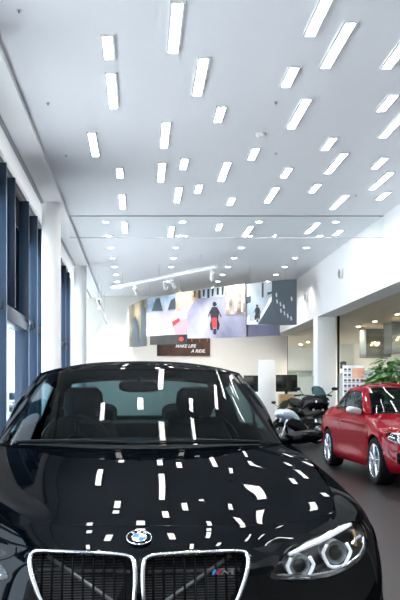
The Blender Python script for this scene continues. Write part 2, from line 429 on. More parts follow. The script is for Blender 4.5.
# hanging smoke barrier of glass
t = thing('smoke_barrier', 'clear glass smoke screen hanging from the ceiling across the showroom', 'glass screen', (0, 18.15, CZ))
MB().box(-1.64, XR, -.006, .006, -.51, -.015).build('glass_pane', M['screen'], t, smooth=False)
MB().box(-1.64, XR, -.015, .015, -.02, 0).build('top_channel', M['track'], t, smooth=False)
MB().box(-1.64, XR, -.010, .010, -.525, -.505).build('bottom_rail', M['rail'], t, smooth=False)
# track lights
def track(name, label, p0, p1, spots, drop):
    p0, p1 = Vector(p0), Vector(p1); c = (p0 + p1) / 2
    t = thing(name, label, 'track light', c)
    MB().tube([p0 - c, p1 - c], .055, 4, up=(0, 0, 1)).build('rail', M['lightframe'], t, smooth=False)
    for f in (.12, .5, .88):
        q = p0.lerp(p1, f) - c
        MB().tube([q, (q.x, q.y, CZ - c.z)], .008, 6).build('hanger', M['satin'], t)
    for f, dx in spots:
        q = p0.lerp(p1, f) - c
        m = MB().cyl(.02, -.16, -.03, 12, Matrix.Translation(q))
        m.add(*_cylpts(q + Vector((0, -.04, -.16)), q + Vector((dx, .2, -.34)), .065))
        m.build('spot_head', M['lightframe'], t)
    return t
def _cylpts(a, b, r, n=16):
    m = MB(); m.tube([a, b], r, n); return m.v, m.f
track('track_light', 'long white track light rail with spot heads hanging before the banner', (-.98, 27.2, 4.9), (2.2, 22.6, 4.9), ((.25, .1), (.55, .05), (.62, .1), (.97, .02)), .4)
track('track_light', 'short white track light rail near the left end of the back wall', (-1.45, 26.5, 4.42), (-1.45, 32.5, 4.42), ((.2, .1), (.5, .1), (.8, .1)), .6)
# wall speakers on the bulkhead
for k, y_ in enumerate((21.8, 26.3)):
    t = thing('wall_speaker', ['grey oval wall speaker on the white upper wall, nearer one', 'grey oval wall speaker on the white upper wall, farther one near the banner'][k],
              'speaker', (XR, y_, 4.56 if k == 0 else 4.46), 0, 'oval speakers on the upper wall')
    MB().sphere((-.05, 0, 0), .16, 20, 12, (.45, .6, 1)).build('housing', M['lightframe'], t)
    MB().sphere((-.066, 0, 0), .145, 20, 12, (.45, .6, 1)).build('grille', M['speaker'], t)

# ------------------------------------------------------------------ hanging picture banner
BT = 3.56   # top of banner above the eye
CUR = [(297, 24.6), (275, 24.95), (250, 25.5), (215, 26.6), (180, 27.9), (160, 28.9), (145, 30.), (134, 31.1), (128.5, 32.0), (126, 32.6)]
CUR = [((px - 140) / F * d, d) for px, d in CUR]
def cr1(p0, p1, p2, p3, t):
    return tuple(.5 * (2 * b + (c - a) * t + (2 * a - 5 * b + 4 * c - d) * t * t + (3 * b - a - 3 * c + d) * t ** 3) for a, b, c, d in zip(p0, p1, p2, p3))
def spl(pts, s):
    n = len(pts); i = min(max(int(s), 0), n - 2); t = s - i
    g = lambda k: pts[min(max(k, 0), n - 1)]
    p0 = g(i - 1) if i > 0 else tuple(2 * a - b for a, b in zip(pts[0], pts[1]))
    p3 = g(i + 2) if i + 2 < n else tuple(2 * a - b for a, b in zip(pts[-1], pts[-2]))
    return cr1(p0, g(i), g(i + 1), p3, t)
DEN = [spl(CUR, k * .02) for k in range(int((len(CUR) - 1) / .02) + 1)]
def bpoint(px, py, off=0.):   # point on the curved banner seen at (px, py); off = towards the showroom
    best = min(range(len(DEN)), key=lambda i: abs(DEN[i][0] * F / DEN[i][1] + 140 - px))
    X, d = DEN[best]; a = DEN[max(best - 1, 0)]; b = DEN[min(best + 1, len(DEN) - 1)]
    tx, ty = b[0] - a[0], b[1] - a[1]; l = math.hypot(tx, ty); nx, ny = -ty / l, tx / l
    if ny > 0: nx, ny = -nx, -ny
    return Vector((X + nx * off, d + ny * off, CH + (394 - py) / F * d))
def bquad(m, xs, off, thick=.006):   # xs: list of (px, ytop, ybottom); strip between them, subdivided
    pts = []
    for i in range(len(xs) - 1):
        a, b = xs[i], xs[i + 1]; n = max(1, int(abs(b[0] - a[0]) / 1.5))
        for k in range(n): f = k / n; pts.append(tuple(p + (q - p) * f for p, q in zip(a, b)))
    pts.append(xs[-1])
    vs = []
    for p in pts:
        vs += [bpoint(p[0], p[1], off), bpoint(p[0], p[2], off), bpoint(p[0], p[2], off - thick), bpoint(p[0], p[1], off - thick)]
    fs = []
    for i in range(len(pts) - 1):
        for q in range(4): fs.append((i * 4 + q, i * 4 + (q + 1) % 4, i * 4 + 4 + (q + 1) % 4, i * 4 + 4 + q))
    fs += [(0, 1, 2, 3), tuple(len(vs) - 4 + q for q in range(4))]
    return m.add(vs, fs)
def bpoly(m, poly, off):
    return m.add([bpoint(a, b, off) for a, b in poly], [tuple(range(len(poly)))])
def img(name, a, b, sc=1.2, c=None):
    return mat(name, a, .55, noise=(sc, a, b))
ban = thing('hanging_banner', 'long curved banner of motorcycle travel photographs hanging from the ceiling', 'banner', (2.3, 26.5, CH + BT))
BL = Vector((2.3, 26.5, CH + BT))
def bbuild(m, name, mt, parent=ban):
    m.v = [tuple(Vector(v) - BL) for v in m.v]
    return m.build(name, mt, parent, smooth=True)
P_ = {
 'gold': img('print_forest', (0.036, 0.036, 0.025), (0.230, 0.194, 0.122), 1.6), 'blueish': img('print_sky_riders', (0.086, 0.158, 0.259), (0.432, 0.504, 0.576), 1.4),
 'road': img('print_pale_road', (0.346, 0.317, 0.360), (0.533, 0.511, 0.533), .7), 'dark': img('print_dusk', (0.006, 0.009, 0.010), (0.036, 0.032, 0.029), 1.2),
 'amber': img('print_amber', (0.180, 0.108, 0.043), (0.612, 0.533, 0.396), 2.2), 'mist': img('print_mist', (0.115, 0.115, 0.202), (0.446, 0.446, 0.533), .55),
 'rust': img('print_rust', (0.158, 0.094, 0.065), (0.540, 0.490, 0.432), 2.6), 'coast': img('print_coast', (0.274, 0.346, 0.403), (0.533, 0.576, 0.605), .7),
 'slate': img('print_slate', (0.025, 0.043, 0.061), (0.043, 0.061, 0.079), .9), 'violet': img('print_violet', (0.050, 0.050, 0.101), (0.122, 0.115, 0.180), .9),
 'ink': mat('print_ink', (.012, .014, .02), .6), 'redp': mat('print_red', (.55, .03, .04), .5), 'pinkp': mat('print_pink', (.72, .30, .34), .5),
 'white': mat('print_white', (.85, .87, .88), .5), 'edge': mat('print_back', (.62, .64, .66), .5)}
bbuild(bquad(MB(), [(126, 309, 349), (128.5, 307, 348), (134, 303.5, 345)], .0), 'picture_panel', P_['edge'])
bbuild(bquad(MB(), [(129.5, 306.5, 347), (138, 301.5, 347), (147.5, 298.5, 346)], .02), 'picture_panel', P_['gold'])
bbuild(bquad(MB(), [(147, 298.5, 313), (165, 295.3, 312), (181, 293, 311)], .0), 'picture_panel', P_['blueish'])
bbuild(bquad(MB(), [(150, 330, 345), (187.5, 330, 344)], .0), 'picture_panel', P_['dark'])
p = bbuild(bquad(MB(), [(147, 313, 336.5), (170, 311.5, 335), (188, 310.5, 334.5)], .03), 'picture_panel', P_['road'])
m = MB(); bpoly(m, [(174, 327), (181, 321.5), (188, 318.5), (188, 333), (176, 334)], .045); bbuild(m, 'picture_detail', P_['pinkp'], p)
m = MB(); bpoly(m, [(173, 322), (180, 318), (181, 321), (174, 326.5)], .045); bbuild(m, 'picture_detail', P_['redp'], p)
m = MB(); bpoly(m, [(147, 329), (160, 321), (174, 316.5), (174, 317.5), (161, 323), (147, 331)], .045); bbuild(m, 'picture_detail', P_['white'], p)
bbuild(bquad(MB(), [(176, 293, 322), (202, 289.5, 320)], .015), 'picture_panel', P_['amber'])
p = bbuild(bquad(MB(), [(188, 312, 338.5), (196, 299, 338.5), (220, 297, 338), (247, 294, 337)], .03), 'picture_panel', P_['mist'])
bbuild(bquad(MB(), [(192, 290.5, 301), (215, 287.5, 299), (226, 286.5, 298)], .01), 'picture_panel', P_['coast'])
p2 = bbuild(bquad(MB(), [(226, 286.2, 315), (246, 283.7, 314)], .05), 'picture_panel', P_['rust'])
p3 = bbuild(bquad(MB(), [(246, 284, 324.5), (262, 282.2, 325), (279, 280.6, 325)], .0), 'picture_panel', P_['coast'])
bbuild(bquad(MB(), [(216, 322, 338), (279.5, 321, 335.5)], -.02), 'picture_panel', P_['violet'])
p4 = bbuild(bquad(MB(), [(272, 281, 325.5), (297, 279, 325)], .03), 'picture_panel', P_['slate'])
# details on the panels
def fig(parent, cx, by, s, mt_bike, off):   # rider on a motorcycle seen from behind / front
    m = MB(); E = lambda pts: bpoly(m, [(cx + a * s, by - b * s) for a, b in pts], off)
    E([(-4, 20), (-2.2, 24.5), (2.2, 24.5), (4, 20), (3, 13), (-3, 13)])                          # torso
    E([(1.8 * math.cos(a * PI / 6), 27 + 2.2 * math.sin(a * PI / 6)) for a in range(12)])        # helmet
    E([(-4, 21), (-2.6, 23.5), (-4.8, 16.5), (-6.5, 15)]); E([(4, 21), (2.6, 23.5), (4.8, 16.5), (6.5, 15)])
    E([(-3, 13.5), (-4.5, 9), (-3.4, 4), (-2, 4), (-2.2, 12)]); E([(3, 13.5), (4.5, 9), (3.4, 4), (2, 4), (2.2, 12)])
    E([(-1.3, 5), (1.3, 5), (1.2, 0), (-1.2, 0)])
    bbuild(m, 'rider_picture', P_['ink'], parent)
    m = MB(); bpoly(m, [(cx + a * s, by - b * s) for a, b in [(-2.4, 15), (2.4, 15), (1.8, 6), (-1.8, 6)]], off + .008)
    bbuild(m, 'motorcycle_picture', mt_bike, parent)
fig(p, 215.5, 334.5, 1.12, P_['redp'], .045)
fig(p3, 257.5, 322.5, .62, P_['ink'], .02)
m = MB()
for k, xx in enumerate((194, 198.5, 203, 207.5, 212, 217, 222)):
    h = (6, 8, 7, 9, 8, 7, 8)[k]; y0_ = 291 - (xx - 194) * .14
    bpoly(m, [(xx, y0_), (xx + 2.2, y0_ - .3), (xx + 1.6 + (k % 2), y0_ + h), (xx + .4, y0_ + h)], .022)
bbuild(m, 'tree_picture', P_['ink'])
m = MB(); bpoly(m, [(227.5, 288), (230, 287.7), (230, 310), (227.5, 310)], .06); bpoly(m, [(236, 286.5), (238, 286.3), (238, 311), (236, 311)], .06); bpoly(m, [(242, 285.5), (244, 285.3), (244, 312), (242, 312)], .06)
bbuild(m, 'picture_detail', P_['white'], p2)
m = MB(); bpoly(m, [(246, 318), (272, 296), (272, 300), (258, 324), (246, 324.5)], .012); bbuild(m, 'picture_detail', P_['white'], p3)
m = MB(); bpoly(m, [(247, 297), (272, 291.5), (272, 293.5), (247, 304)], .014); bpoly(m, [(262, 283), (264, 283), (264, 297), (262, 298)], .014); bbuild(m, 'picture_detail', P_['slate'], p3)
m = MB(); bpoly(m, [(258, 324.5), (272, 301), (272, 325)], .014); bbuild(m, 'picture_detail', P_['slate'], p3)
for k in range(9): xx = 276 + (k * 7.3) % 18; yb = 294 + (k * 11.7) % 26; m = bpoly(MB(), [(xx, yb), (xx + 1.2, yb - 1.5), (xx + 2, yb + 2.5), (xx + .6, yb + 3.5)], .04); bbuild(m, 'picture_detail', P_['coast'], p4)
m = MB(); bpoly(m, [(133, 346), (133, 322), (136, 316), (139, 322), (140, 346)], .035); bpoly(m, [(141, 346), (142, 308), (146.5, 307), (146.8, 346)], .035); bbuild(m, 'picture_detail', P_['slate'])
m = MB(); bpoly(m, [(152, 311), (156, 299), (160, 298), (163, 311)], .012); bpoly(m, [(168, 310), (171, 300), (175, 298), (178, 309)], .012); bbuild(m, 'picture_detail', P_['slate'])
m = MB(); bpoly(m, [(181.5 + 2.4 * math.cos(a * PI / 6), 339 + 2.4 * math.sin(a * PI / 6)) for a in range(12)], .012); bbuild(m, 'picture_detail', P_['redp'])
for px in (131, 150, 180, 215, 250, 285, 296):
    b_ = bpoint(px, 394 - BT * F / min(DEN, key=lambda q: abs(q[0] * F / q[1] + 140 - px))[1])
    MB().tube([b_ - BL + Vector((0, 0, -.03)), Vector((b_.x, b_.y, CZ)) - BL], .005, 6).build('wire', M['satin'], ban)
# dark sign on the back wall
t = thing('wall_sign', 'dark brown sign board with white slogan on the back wall under the banner', 'sign', (1.84, YB, 3.22))
s0 = F / (YB - .03)
sw = (208 - 155.) / s0 / 2; sh = (357.5 - 338) / s0 / 2
MB().box(-sw, sw, -.05, 0, -sh, sh).build('board', mat('sign_dark', (.03, .015, .012), .5, noise=(1.5, (.015, .008, .008), (.10, .04, .02))), t, smooth=False)
m = MB()
for body, sx, sz, sz_ in (('MAKE LIFE', .08, .0, .185), ('A RIDE.', .62, -.21, .185)):
    vs, fs = text_mesh(body, sz_, .25, .006)
    m.add([(v.x + sx, -.056, v.y + sz) for v in vs], fs)
m.build('lettering', P_['white'], t, smooth=False)
m = MB()
for k in range(7): m.add([(-sw + .12 + k * .33, -.054, sh - .1), (-sw + .18 + k * .33, -.054, sh - .1 - .06 * (k % 3)), (-sw + .15 + k * .33, -.054, sh - .25)], [(0, 1, 2)])
m.build('sparks', M['amber'], t, smooth=False)

exec_car = True
# ------------------------------------------------------------------ the car
OFF = 2.216      # root sits mid-length
LK = [  # per key: six points (x,u,z) from bonnet crest down to sill
 [(0, .05, .70), (0, .012, .63), (0, -.002, .52), (0, -.012, .40), (0, .0, .28), (0, .08, .19)],
 [(.20, .056, .70), (.20, .018, .63), (.20, .004, .52), (.20, -.004, .40), (.20, .008, .28), (.20, .085, .19)],
 [(.37, .10, .694), (.375, .06, .63), (.38, .04, .52), (.39, .03, .40), (.39, .04, .28), (.38, .11, .19)],
 [(.50, .20, .70), (.52, .14, .63), (.53, .11, .52), (.54, .09, .40), (.54, .10, .28), (.52, .17, .19)],
 [(.61, .29, .718), (.645, .235, .64), (.66, .20, .52), (.67, .17, .40), (.67, .18, .28), (.65, .24, .19)],
 [(.69, .38, .742), (.745, .35, .66), (.765, .31, .53), (.775, .28, .40), (.775, .28, .28), (.75, .34, .19)],
 [(.735, .47, .766), (.824, .46, .69), (.880, .43, .55), (.890, .42, .40), (.862, .42, .28), (.82, .46, .19)],
 [(.76, .60, .80), (.885, .60, .725), (.937, .60, .58), (.935, .60, .42), (.895, .60, .28), (.84, .60, .19)],
 [(.778, .776, .832), (.900, .776, .757), (.945, .776, .62), (.94, .776, .45), (.90, .776, .28), (.84, .776, .19)],
 [(.79, 1.0, .868), (.892, 1.0, .79), (.930, 1.0, .64), (.91, 1.0, .45), (.89, 1.0, .28), (.83, 1.0, .19)],
 [(.798, 1.25, .90), (.872, 1.25, .82), (.893, 1.25, .65), (.88, 1.25, .45), (.868, 1.25, .28), (.82, 1.25, .18)],
 [(.80, 1.65, .93), (.855, 1.65, .84), (.875, 1.65, .66), (.858, 1.65, .45), (.87, 1.65, .28), (.82, 1.65, .18)],
 [(.80, 2.3, .95), (.855, 2.3, .85), (.878, 2.3, .67), (.856, 2.3, .45), (.874, 2.3, .28), (.82, 2.3, .18)],
 [(.80, 2.85, .965), (.86, 2.85, .86), (.885, 2.85, .69), (.87, 2.85, .45), (.878, 2.85, .28), (.82, 2.85, .18)],
 [(.775, 3.466, .985), (.853, 3.466, .89), (.895, 3.466, .72), (.892, 3.466, .48), (.88, 3.466, .28), (.83, 3.466, .20)],
 [(.72, 3.9, 1.0), (.805, 3.9, .90), (.862, 3.9, .74), (.87, 3.88, .50), (.86, 3.88, .30), (.81, 3.88, .22)],
 [(.63, 4.2, 1.005), (.72, 4.22, .92), (.79, 4.24, .76), (.80, 4.25, .52), (.79, 4.23, .32), (.72, 4.2, .24)],
 [(.40, 4.33, 1.01), (.48, 4.38, .93), (.52, 4.41, .77), (.52, 4.43, .52), (.51, 4.40, .32), (.46, 4.35, .24)],
 [(0, 4.36, 1.012), (0, 4.41, .94), (0, 4.43, .77), (0, 4.45, .52), (0, 4.42, .32), (0, 4.38, .24)]]
CK = [  # cabin: base, mid, roof edge
 [(0, 1.285, .955), (0, 1.72, 1.175), (0, 2.13, 1.348)],
 [(.30, 1.315, .955), (.27, 1.745, 1.173), (.24, 2.145, 1.347)],
 [(.57, 1.43, .95), (.50, 1.83, 1.164), (.44, 2.20, 1.342)],
 [(.715, 1.575, .945), (.625, 1.95, 1.148), (.545, 2.28, 1.328)],
 [(.762, 1.68, .94), (.69, 2.03, 1.13), (.605, 2.36, 1.312)],
 [(.782, 1.9, .945), (.735, 2.12, 1.13), (.63, 2.45, 1.325)],
 [(.785, 2.2, .952), (.748, 2.3, 1.14), (.642, 2.6, 1.337)],
 [(.785, 2.6, .962), (.748, 2.65, 1.145), (.647, 2.8, 1.337)],
 [(.78, 3.0, .972), (.738, 3.0, 1.14), (.637, 3.0, 1.325)],
 [(.765, 3.35, .982), (.712, 3.3, 1.13), (.612, 3.2, 1.302)],
 [(.72, 3.7, .996), (.65, 3.6, 1.12), (.57, 3.35, 1.282)],
 [(.62, 3.88, 1.006), (.58, 3.66, 1.13), (.50, 3.38, 1.287)],
 [(.33, 3.95, 1.01), (.31, 3.72, 1.145), (.27, 3.40, 1.31)],
 [(0, 3.97, 1.01), (0, 3.74, 1.15), (0, 3.41, 1.318)]]
def key_at(keys, s, l):
    n = len(keys)
    def g(k):
        if k < 0: p = keys[-k][l]; return (-p[0], p[1], p[2])
        if k > n - 1: p = keys[2 * (n - 1) - k][l]; return (-p[0], p[1], p[2])
        return keys[k][l]
    i = min(max(int(math.floor(s)), 0), n - 2)
    return cr1(g(i - 1), g(i), g(i + 1), g(i + 2), s - i)
def ev(keys, s, t):
    sg = 1
    if s < 0: s = -s; sg = -1
    pts = [key_at(keys, s, l) for l in range(len(keys[0]))]
    p = spl(pts, t)
    return [p[0] * sg, p[1], p[2]]
def body(s, t):
    p = ev(LK, s, t)
    if p[1] > 1.0 and p[1] < 4.1 and abs(s) < 16:      # door character line
        k = min(1, (p[1] - 1.0) / .4) * min(1, (4.1 - p[1]) / .4)
        zc = .80 + .03 * (p[1] - 1.5)
        p[0] += math.copysign(.011 * k * math.exp(-((p[2] - zc) / .03) ** 2), s)
    return p
def cabin(s, t): return ev(CK, s, t)
def grid(fn, s0, s1, ns, t0, t1, nt):
    vs = []; fs = []
    for i in range(ns + 1):
        for j in range(nt + 1): vs.append(tuple(fn(s0 + (s1 - s0) * i / ns, t0 + (t1 - t0) * j / nt)))
    for i in range(ns):
        for j in range(nt):
            a = i * (nt + 1) + j; fs.append((a, a + 1, a + nt + 2, a + nt + 1))
    return vs, fs
def inpoly(x, y, P):
    r = False; j = len(P) - 1
    for i in range(len(P)):
        if (P[i][1] > y) != (P[j][1] > y) and x < (P[j][0] - P[i][0]) * (y - P[i][1]) / (P[j][1] - P[i][1]) + P[i][0]: r = not r
        j = i
    return r
def snap(x, y, P):
    best = None
    for i in range(len(P)):
        a = P[i]; b = P[(i + 1) % len(P)]; dx, dy = b[0] - a[0], b[1] - a[1]
        t = max(0, min(1, ((x - a[0]) * dx + (y - a[1]) * dy) / (dx * dx + dy * dy + 1e-12)))
        q = (a[0] + dx * t, a[1] + dy * t); dd = (q[0] - x) ** 2 + (q[1] - y) ** 2
        if best is None or dd < best[0]: best = (dd, q)
    return best[1]
def cut(vs, fs, P, ax=(0, 2), keep_inside=False, guard=None):
    vs = [list(v) for v in vs]
    ins = [inpoly(v[ax[0]], v[ax[1]], P) and (guard is None or guard(v)) for v in vs]
    if keep_inside: ins = [not i for i in ins]
    out = []
    for f in fs:
        k = sum(ins[i] for i in f)
        if k == len(f): continue
        if k and k < len(f) or not k: out.append(f)
    used = {i for f in out for i in f}
    for i in used:
        if ins[i]:
            q = snap(vs[i][ax[0]], vs[i][ax[1]], P); vs[i][ax[0]], vs[i][ax[1]] = q
    return vs, out
def mirror(vs, fs): return [(-v[0], v[1], v[2]) for v in vs], [tuple(reversed(f)) for f in fs]
def smooth_poly(P, n=6):
    k = len(P); out = []
    for i in range(k):
        for q in range(n): out.append(cr1(P[(i - 1) % k], P[i], P[(i + 1) % k], P[(i + 2) % k], q / n))
    return out
def sh(vs): return [(v[0], v[1] - OFF, v[2]) for v in vs]

# bonnet height field
CREST = [tuple(body(6 + .05 * k, 0)) for k in range(0, 110)]
CFRONT = [tuple(body(.05 * k, 0)) for k in range(0, 230)]
def interp(tab, x):
    if x <= tab[0][0]: return tab[0][1]
    for a, b in zip(tab, tab[1:]):
        if x <= b[0]: f = (x - a[0]) / (b[0] - a[0]); f2 = f; return a[1] + (b[1] - a[1]) * f2
    return tab[-1][1]
_NS = {}
def sinterp(tab, x):   # natural cubic spline through a table
    if id(tab) not in _NS:
        n = len(tab); h = [tab[i + 1][0] - tab[i][0] for i in range(n - 1)]
        al = [0] + [3 * ((tab[i + 1][1] - tab[i][1]) / h[i] - (tab[i][1] - tab[i - 1][1]) / h[i - 1]) for i in range(1, n - 1)]
        l = [1.]; mu = [0.]; zz = [0.]
        for i in range(1, n - 1):
            l.append(2 * (tab[i + 1][0] - tab[i - 1][0]) - h[i - 1] * mu[i - 1]); mu.append(h[i] / l[i]); zz.append((al[i] - h[i - 1] * zz[i - 1]) / l[i])
        c = [0.] * n; b = [0.] * n; dd = [0.] * n
        for j in range(n - 2, -1, -1):
            c[j] = zz[j] - mu[j] * c[j + 1]; b[j] = (tab[j + 1][1] - tab[j][1]) / h[j] - h[j] * (c[j + 1] + 2 * c[j]) / 3; dd[j] = (c[j + 1] - c[j]) / (3 * h[j])
        _NS[id(tab)] = (b, c, dd)
    b, c, dd = _NS[id(tab)]; i = 0
    while i < len(tab) - 2 and x > tab[i + 1][0]: i += 1
    t = x - tab[i][0]
    return tab[i][1] + b[i] * t + c[i] * t * t + dd[i] * t ** 3
XCR = [(0.05, .42), (.2, .57), (.32, .66), (.47, .735), (.776, .778), (1.25, .798), (1.65, .80), (2.3, .80)]
ZCR = [(0.05, .70), (.29, .72), (.47, .766), (.776, .832), (1.25, .90), (1.65, .93), (2.3, .95)]
ZCE = [(.05, .70), (.19, .752), (.45, .806), (.8, .864), (1.3, .938), (1.65, .985)]
def hood_pt(w, u):
    sg = -1 if w < 0 else 1; w = abs(w)
    xc = sinterp(XCR, u); x = w * xc
    g = w ** 2.6
    z = sinterp(ZCE, u) * (1 - g) + sinterp(ZCR, u) * g
    xk = .30 + (u - .2) * .24                       # raised centre with a soft crease
    k = 1 / (1 + math.exp((x - xk) / .030))
    z += .007 * k * min(1, max(0, (u - .12) / .3))
    return [sg * x, u, z]
UFR = [(0, .190), (.3, .193), (.6, .222), (.8, .29), (.92, .375), (1.0, .462)]
URE = [(0, 1.255), (.3, 1.28), (.55, 1.36), (.75, 1.465), (.88, 1.56), (1.0, 1.66)]
def hood(w, v):
    a = abs(w); u0 = sinterp(UFR, a); u1 = sinterp(URE, a)
    return hood_pt(w, u0 + (u1 - u0) * v)
def bez(a, b, c, t): return [x * (1 - t) ** 2 + 2 * y * t * (1 - t) + z * t * t for x, y, z in zip(a, b, c)]
def nose(a, t):      # a in -1..1 across, t 0 grille edge .. 1 bonnet shut line
    sg = -1 if a < 0 else 1; a = abs(a)
    p = body(6.0 * a, 0)
    # matching bonnet front point
    tgt = max(p[0] - .012 * a, 0); lo, hi = 0., 1.
    for _ in range(22):
        md = (lo + hi) / 2
        if hood(md, 0)[0] < tgt: lo = md
        else: hi = md
    q = hood(lo * .992, 0); q[1] -= .005
    fa = min(1, max(0, (a - .35) / .5)); ctl = [(p[0] + q[0]) / 2, p[1] + (q[1] - p[1]) * (.36 + .14 * fa), p[2] + (q[2] - p[2]) * (.58 - .08 * fa)]
    r_ = bez(p, ctl, q, t); r_[0] *= sg
    return r_

def make_car(label, paint, X, dnose, mirror_mat, rz=0.):
    car = thing('car', label, 'car', (X, dnose + OFF, 0), rz)
    painted = []
    def panel(name, vs, fs, m=paint, parent=car, sharp=40):
        o = link_mesh(name, sh(vs), fs, m, parent, True, sharp)
        return o
    AF, AR, ZA, RA = .776, 3.466, .32, .365
    circ = lambda u: [(u + RA * math.cos(2 * PI * k / 72), ZA + RA * math.sin(2 * PI * k / 72)) for k in range(72)]
    # outlines in front view
    HL = smooth_poly([(.425, .606), (.50, .668), (.60, .691), (.70, .711), (.785, .724), (.83, .716), (.853, .69), (.852, .655), (.825, .615), (.77, .588), (.68, .576), (.59, .578), (.51, .588)], 5)
    KD = smooth_poly([(.014, .655), (.032, .680), (.10, .688), (.20, .691), (.315, .690), (.348, .680), (.352, .650), (.335, .595), (.306, .532), (.275, .506), (.17, .50), (.06, .50), (.022, .518), (.013, .58)], 5)
    SI = smooth_poly([(.50, .43), (.60, .452), (.73, .468), (.775, .44), (.755, .31), (.56, .27), (.48, .33)], 4)
    CI = smooth_poly([(-.44, .37), (-.25, .40), (.25, .40), (.44, .37), (.38, .26), (0, .25), (-.38, .26)], 4)
    neg = lambda P: [(-a, b) for a, b in P]
    # front bumper with openings
    vs, fs = grid(body, -6.55, 6.55, 2 * 92, 0, 5, 60)
    bvh = BVHTree.FromPolygons([Vector(v) for v in vs], fs)
    def uf(x, z):
        h = bvh.ray_cast(Vector((x, -1, z)), Vector((0, 1, 0)))
        return h[0].y if h[0] else .1
    full = (list(vs), list(fs))
    for P in (HL, neg(HL), KD, neg(KD), SI, neg(SI), CI): vs, fs = cut(vs, fs, P)
    gd = lambda v: v[1] > .3
    vs, fs = cut(vs, fs, circ(AF), (1, 2), guard=gd)
    # drop only faces inside the arch and at the side
    painted.append(panel('front_bumper', vs, fs))
    # nose strip carrying the emblem
    v2, f2 = grid(nose, -1, 1, 120, 0, 1, 14)
    painted.append(panel('nose_panel', v2, f2))
    # bonnet
    hv, hf = grid(hood, -.992, .992, 110, 0, 1, 90)
    painted.append(panel('hood', hv, hf))
    # fenders, doors, rear quarters
    for sg in (1, -1):
        f_ = (lambda s, t: body(s * sg, t))
        fin_ = lambda v, f: (v, f)
        vs, fs = grid(f_, 6.57, 10.41, 110, 0, 5, 90)
        P = HL if sg > 0 else neg(HL)
        vs, fs = cut(vs, fs, P, guard=lambda v: v[1] < .75)
        vs, fs = cut(vs, fs, circ(AF), (1, 2))
        painted.append(panel('front_fender', vs, fs))
        vs, fs = grid(f_, 10.43, 12.93, 40, 0, 4.35, 44)
        d = panel('car_door', vs, fs); painted.append(d)
        hp = body(12.55 * sg, 1.35)
        m = MB(); m.tube([(hp[0] + sg * .02, hp[1] - .11 - OFF, hp[2]), (hp[0] + sg * .042, hp[1] - .06 - OFF, hp[2] + .004), (hp[0] + sg * .042, hp[1] + .06 - OFF, hp[2] + .006), (hp[0] + sg * .02, hp[1] + .11 - OFF, hp[2] + .004)], .013, 10)
        painted.append(m.build('door_handle', paint, d))
        vs, fs = grid(f_, 10.43, 12.93, 40, 4.38, 5, 8)
        painted.append(panel('side_sill', vs, fs))
        vs, fs = grid(f_, 12.95, 15.3, 60, 0, 5, 60)
        vs, fs = cut(vs, fs, circ(AR), (1, 2))
        painted.append(panel('rear_quarter', vs, fs))
        # lips around the wheel arches
        sv, sf = grid(f_, 5.6, 15.8, 160, 0, 5, 60); sb = BVHTree.FromPolygons([Vector(v) for v in sv], sf)
        for uc in (AF, AR):
            pts = []
            for k in range(61):
                a = -.13 * PI + 1.26 * PI * k / 60; uu, zz = uc + RA * math.cos(a), ZA + RA * math.sin(a)
                h = sb.ray_cast(Vector((sg * 2, uu, zz)), Vector((-sg, 0, 0)))
                if h[0]: pts.append((h[0].x - sg * .004, uu - OFF, zz))
            m = MB(); m.tube(pts, .009, 8); painted.append(m.build('arch_lip', paint, car))
        # tail light
        vs, fs = grid(lambda s, t: [c * k for c, k in zip(body(s * sg, t), (1.004, 1.001, 1))], 15.5, 16.9, 20, .5, 1.5, 10)
        panel('tail_light', vs, fs, M['redlens'])
        # wheel well liners
        for uc in (AF, AR):
            m = MB(); n = 40
            vv = []; ff = []
            for k in range(n + 1):
                a = -.15 * PI + 1.3 * PI * k / n
                for xx in (.845, .60): vv.append((sg * xx, uc + (RA + .004) * math.cos(a) - OFF, ZA + (RA + .004) * math.sin(a)))
            for k in range(n): ff.append((2 * k, 2 * k + 1, 2 * k + 3, 2 * k + 2))
            ff.append(tuple(2 * k + 1 for k in range(n + 1)))
            m.add(vv, ff); m.build('wheel_arch_liner', M['plastic'], car)
    vs, fs = grid(body, 15.32, 20.68, 90, 0, 5, 50)
    def bodyr(s, t):
        if s > 18: p = body(36 - s, t); return [-p[0], p[1], p[2]]
        return body(s, t)
    vs, fs = grid(bodyr, 15.32, 20.68, 90, 0, 5, 40)
    painted.append(panel('rear_bumper', vs, fs))
    # boot lid and belt strips
    def deck(a, t, sg=1):     # a: cabin key 4..13
        sl = 11 + (a - 4) / 5.5 * 3 if a < 9.5 else 14 + (a - 9.5) / 3.5 * 4
        p = ev(CK, a, 0); q = ev(LK, sl, 0)
        c = [(p[0] + q[0]) / 2, (p[1] + q[1]) / 2, (p[2] + q[2]) / 2 + .012]
        r_ = bez(p, c, q, t); r_[0] *= sg; return r_
    for sg in (1, -1):
        vs, fs = grid(lambda a, t: deck(a, t, sg), 4, 9.5, 50, 0, 1, 4)
        painted.append(panel('belt_strip', vs, fs))
    def deckr(a, t):
        if a > 13: r_ = deck(26 - a, t); r_[0] *= -1; return r_
        return deck(a, t)
    vs, fs = grid(deckr, 9.5, 16.5, 80, 0, 1, 14)
    painted.append(panel('boot_lid', vs, fs))
    # cowl under the windscreen
    def cowl(w, t):
        sg = -1 if w < 0 else 1; a = abs(w)
        p = hood(a * .985, 1); p[2] -= .018; p[1] -= .01
        lo, hi = 0., 4.
        for _ in range(20):
            md = (lo + hi) / 2
            if ev(CK, md, 0)[0] < p[0] * .955: lo = md
            else: hi = md
        q = ev(CK, lo, 0); q[2] -= .006
        r_ = [p[k] + (q[k] - p[k]) * t for k in range(3)]; r_[0] *= sg; return r_
    vs, fs = grid(cowl, -1, 1, 80, 0, 1, 4)
    panel('cowl', vs, fs, M['plastic'])
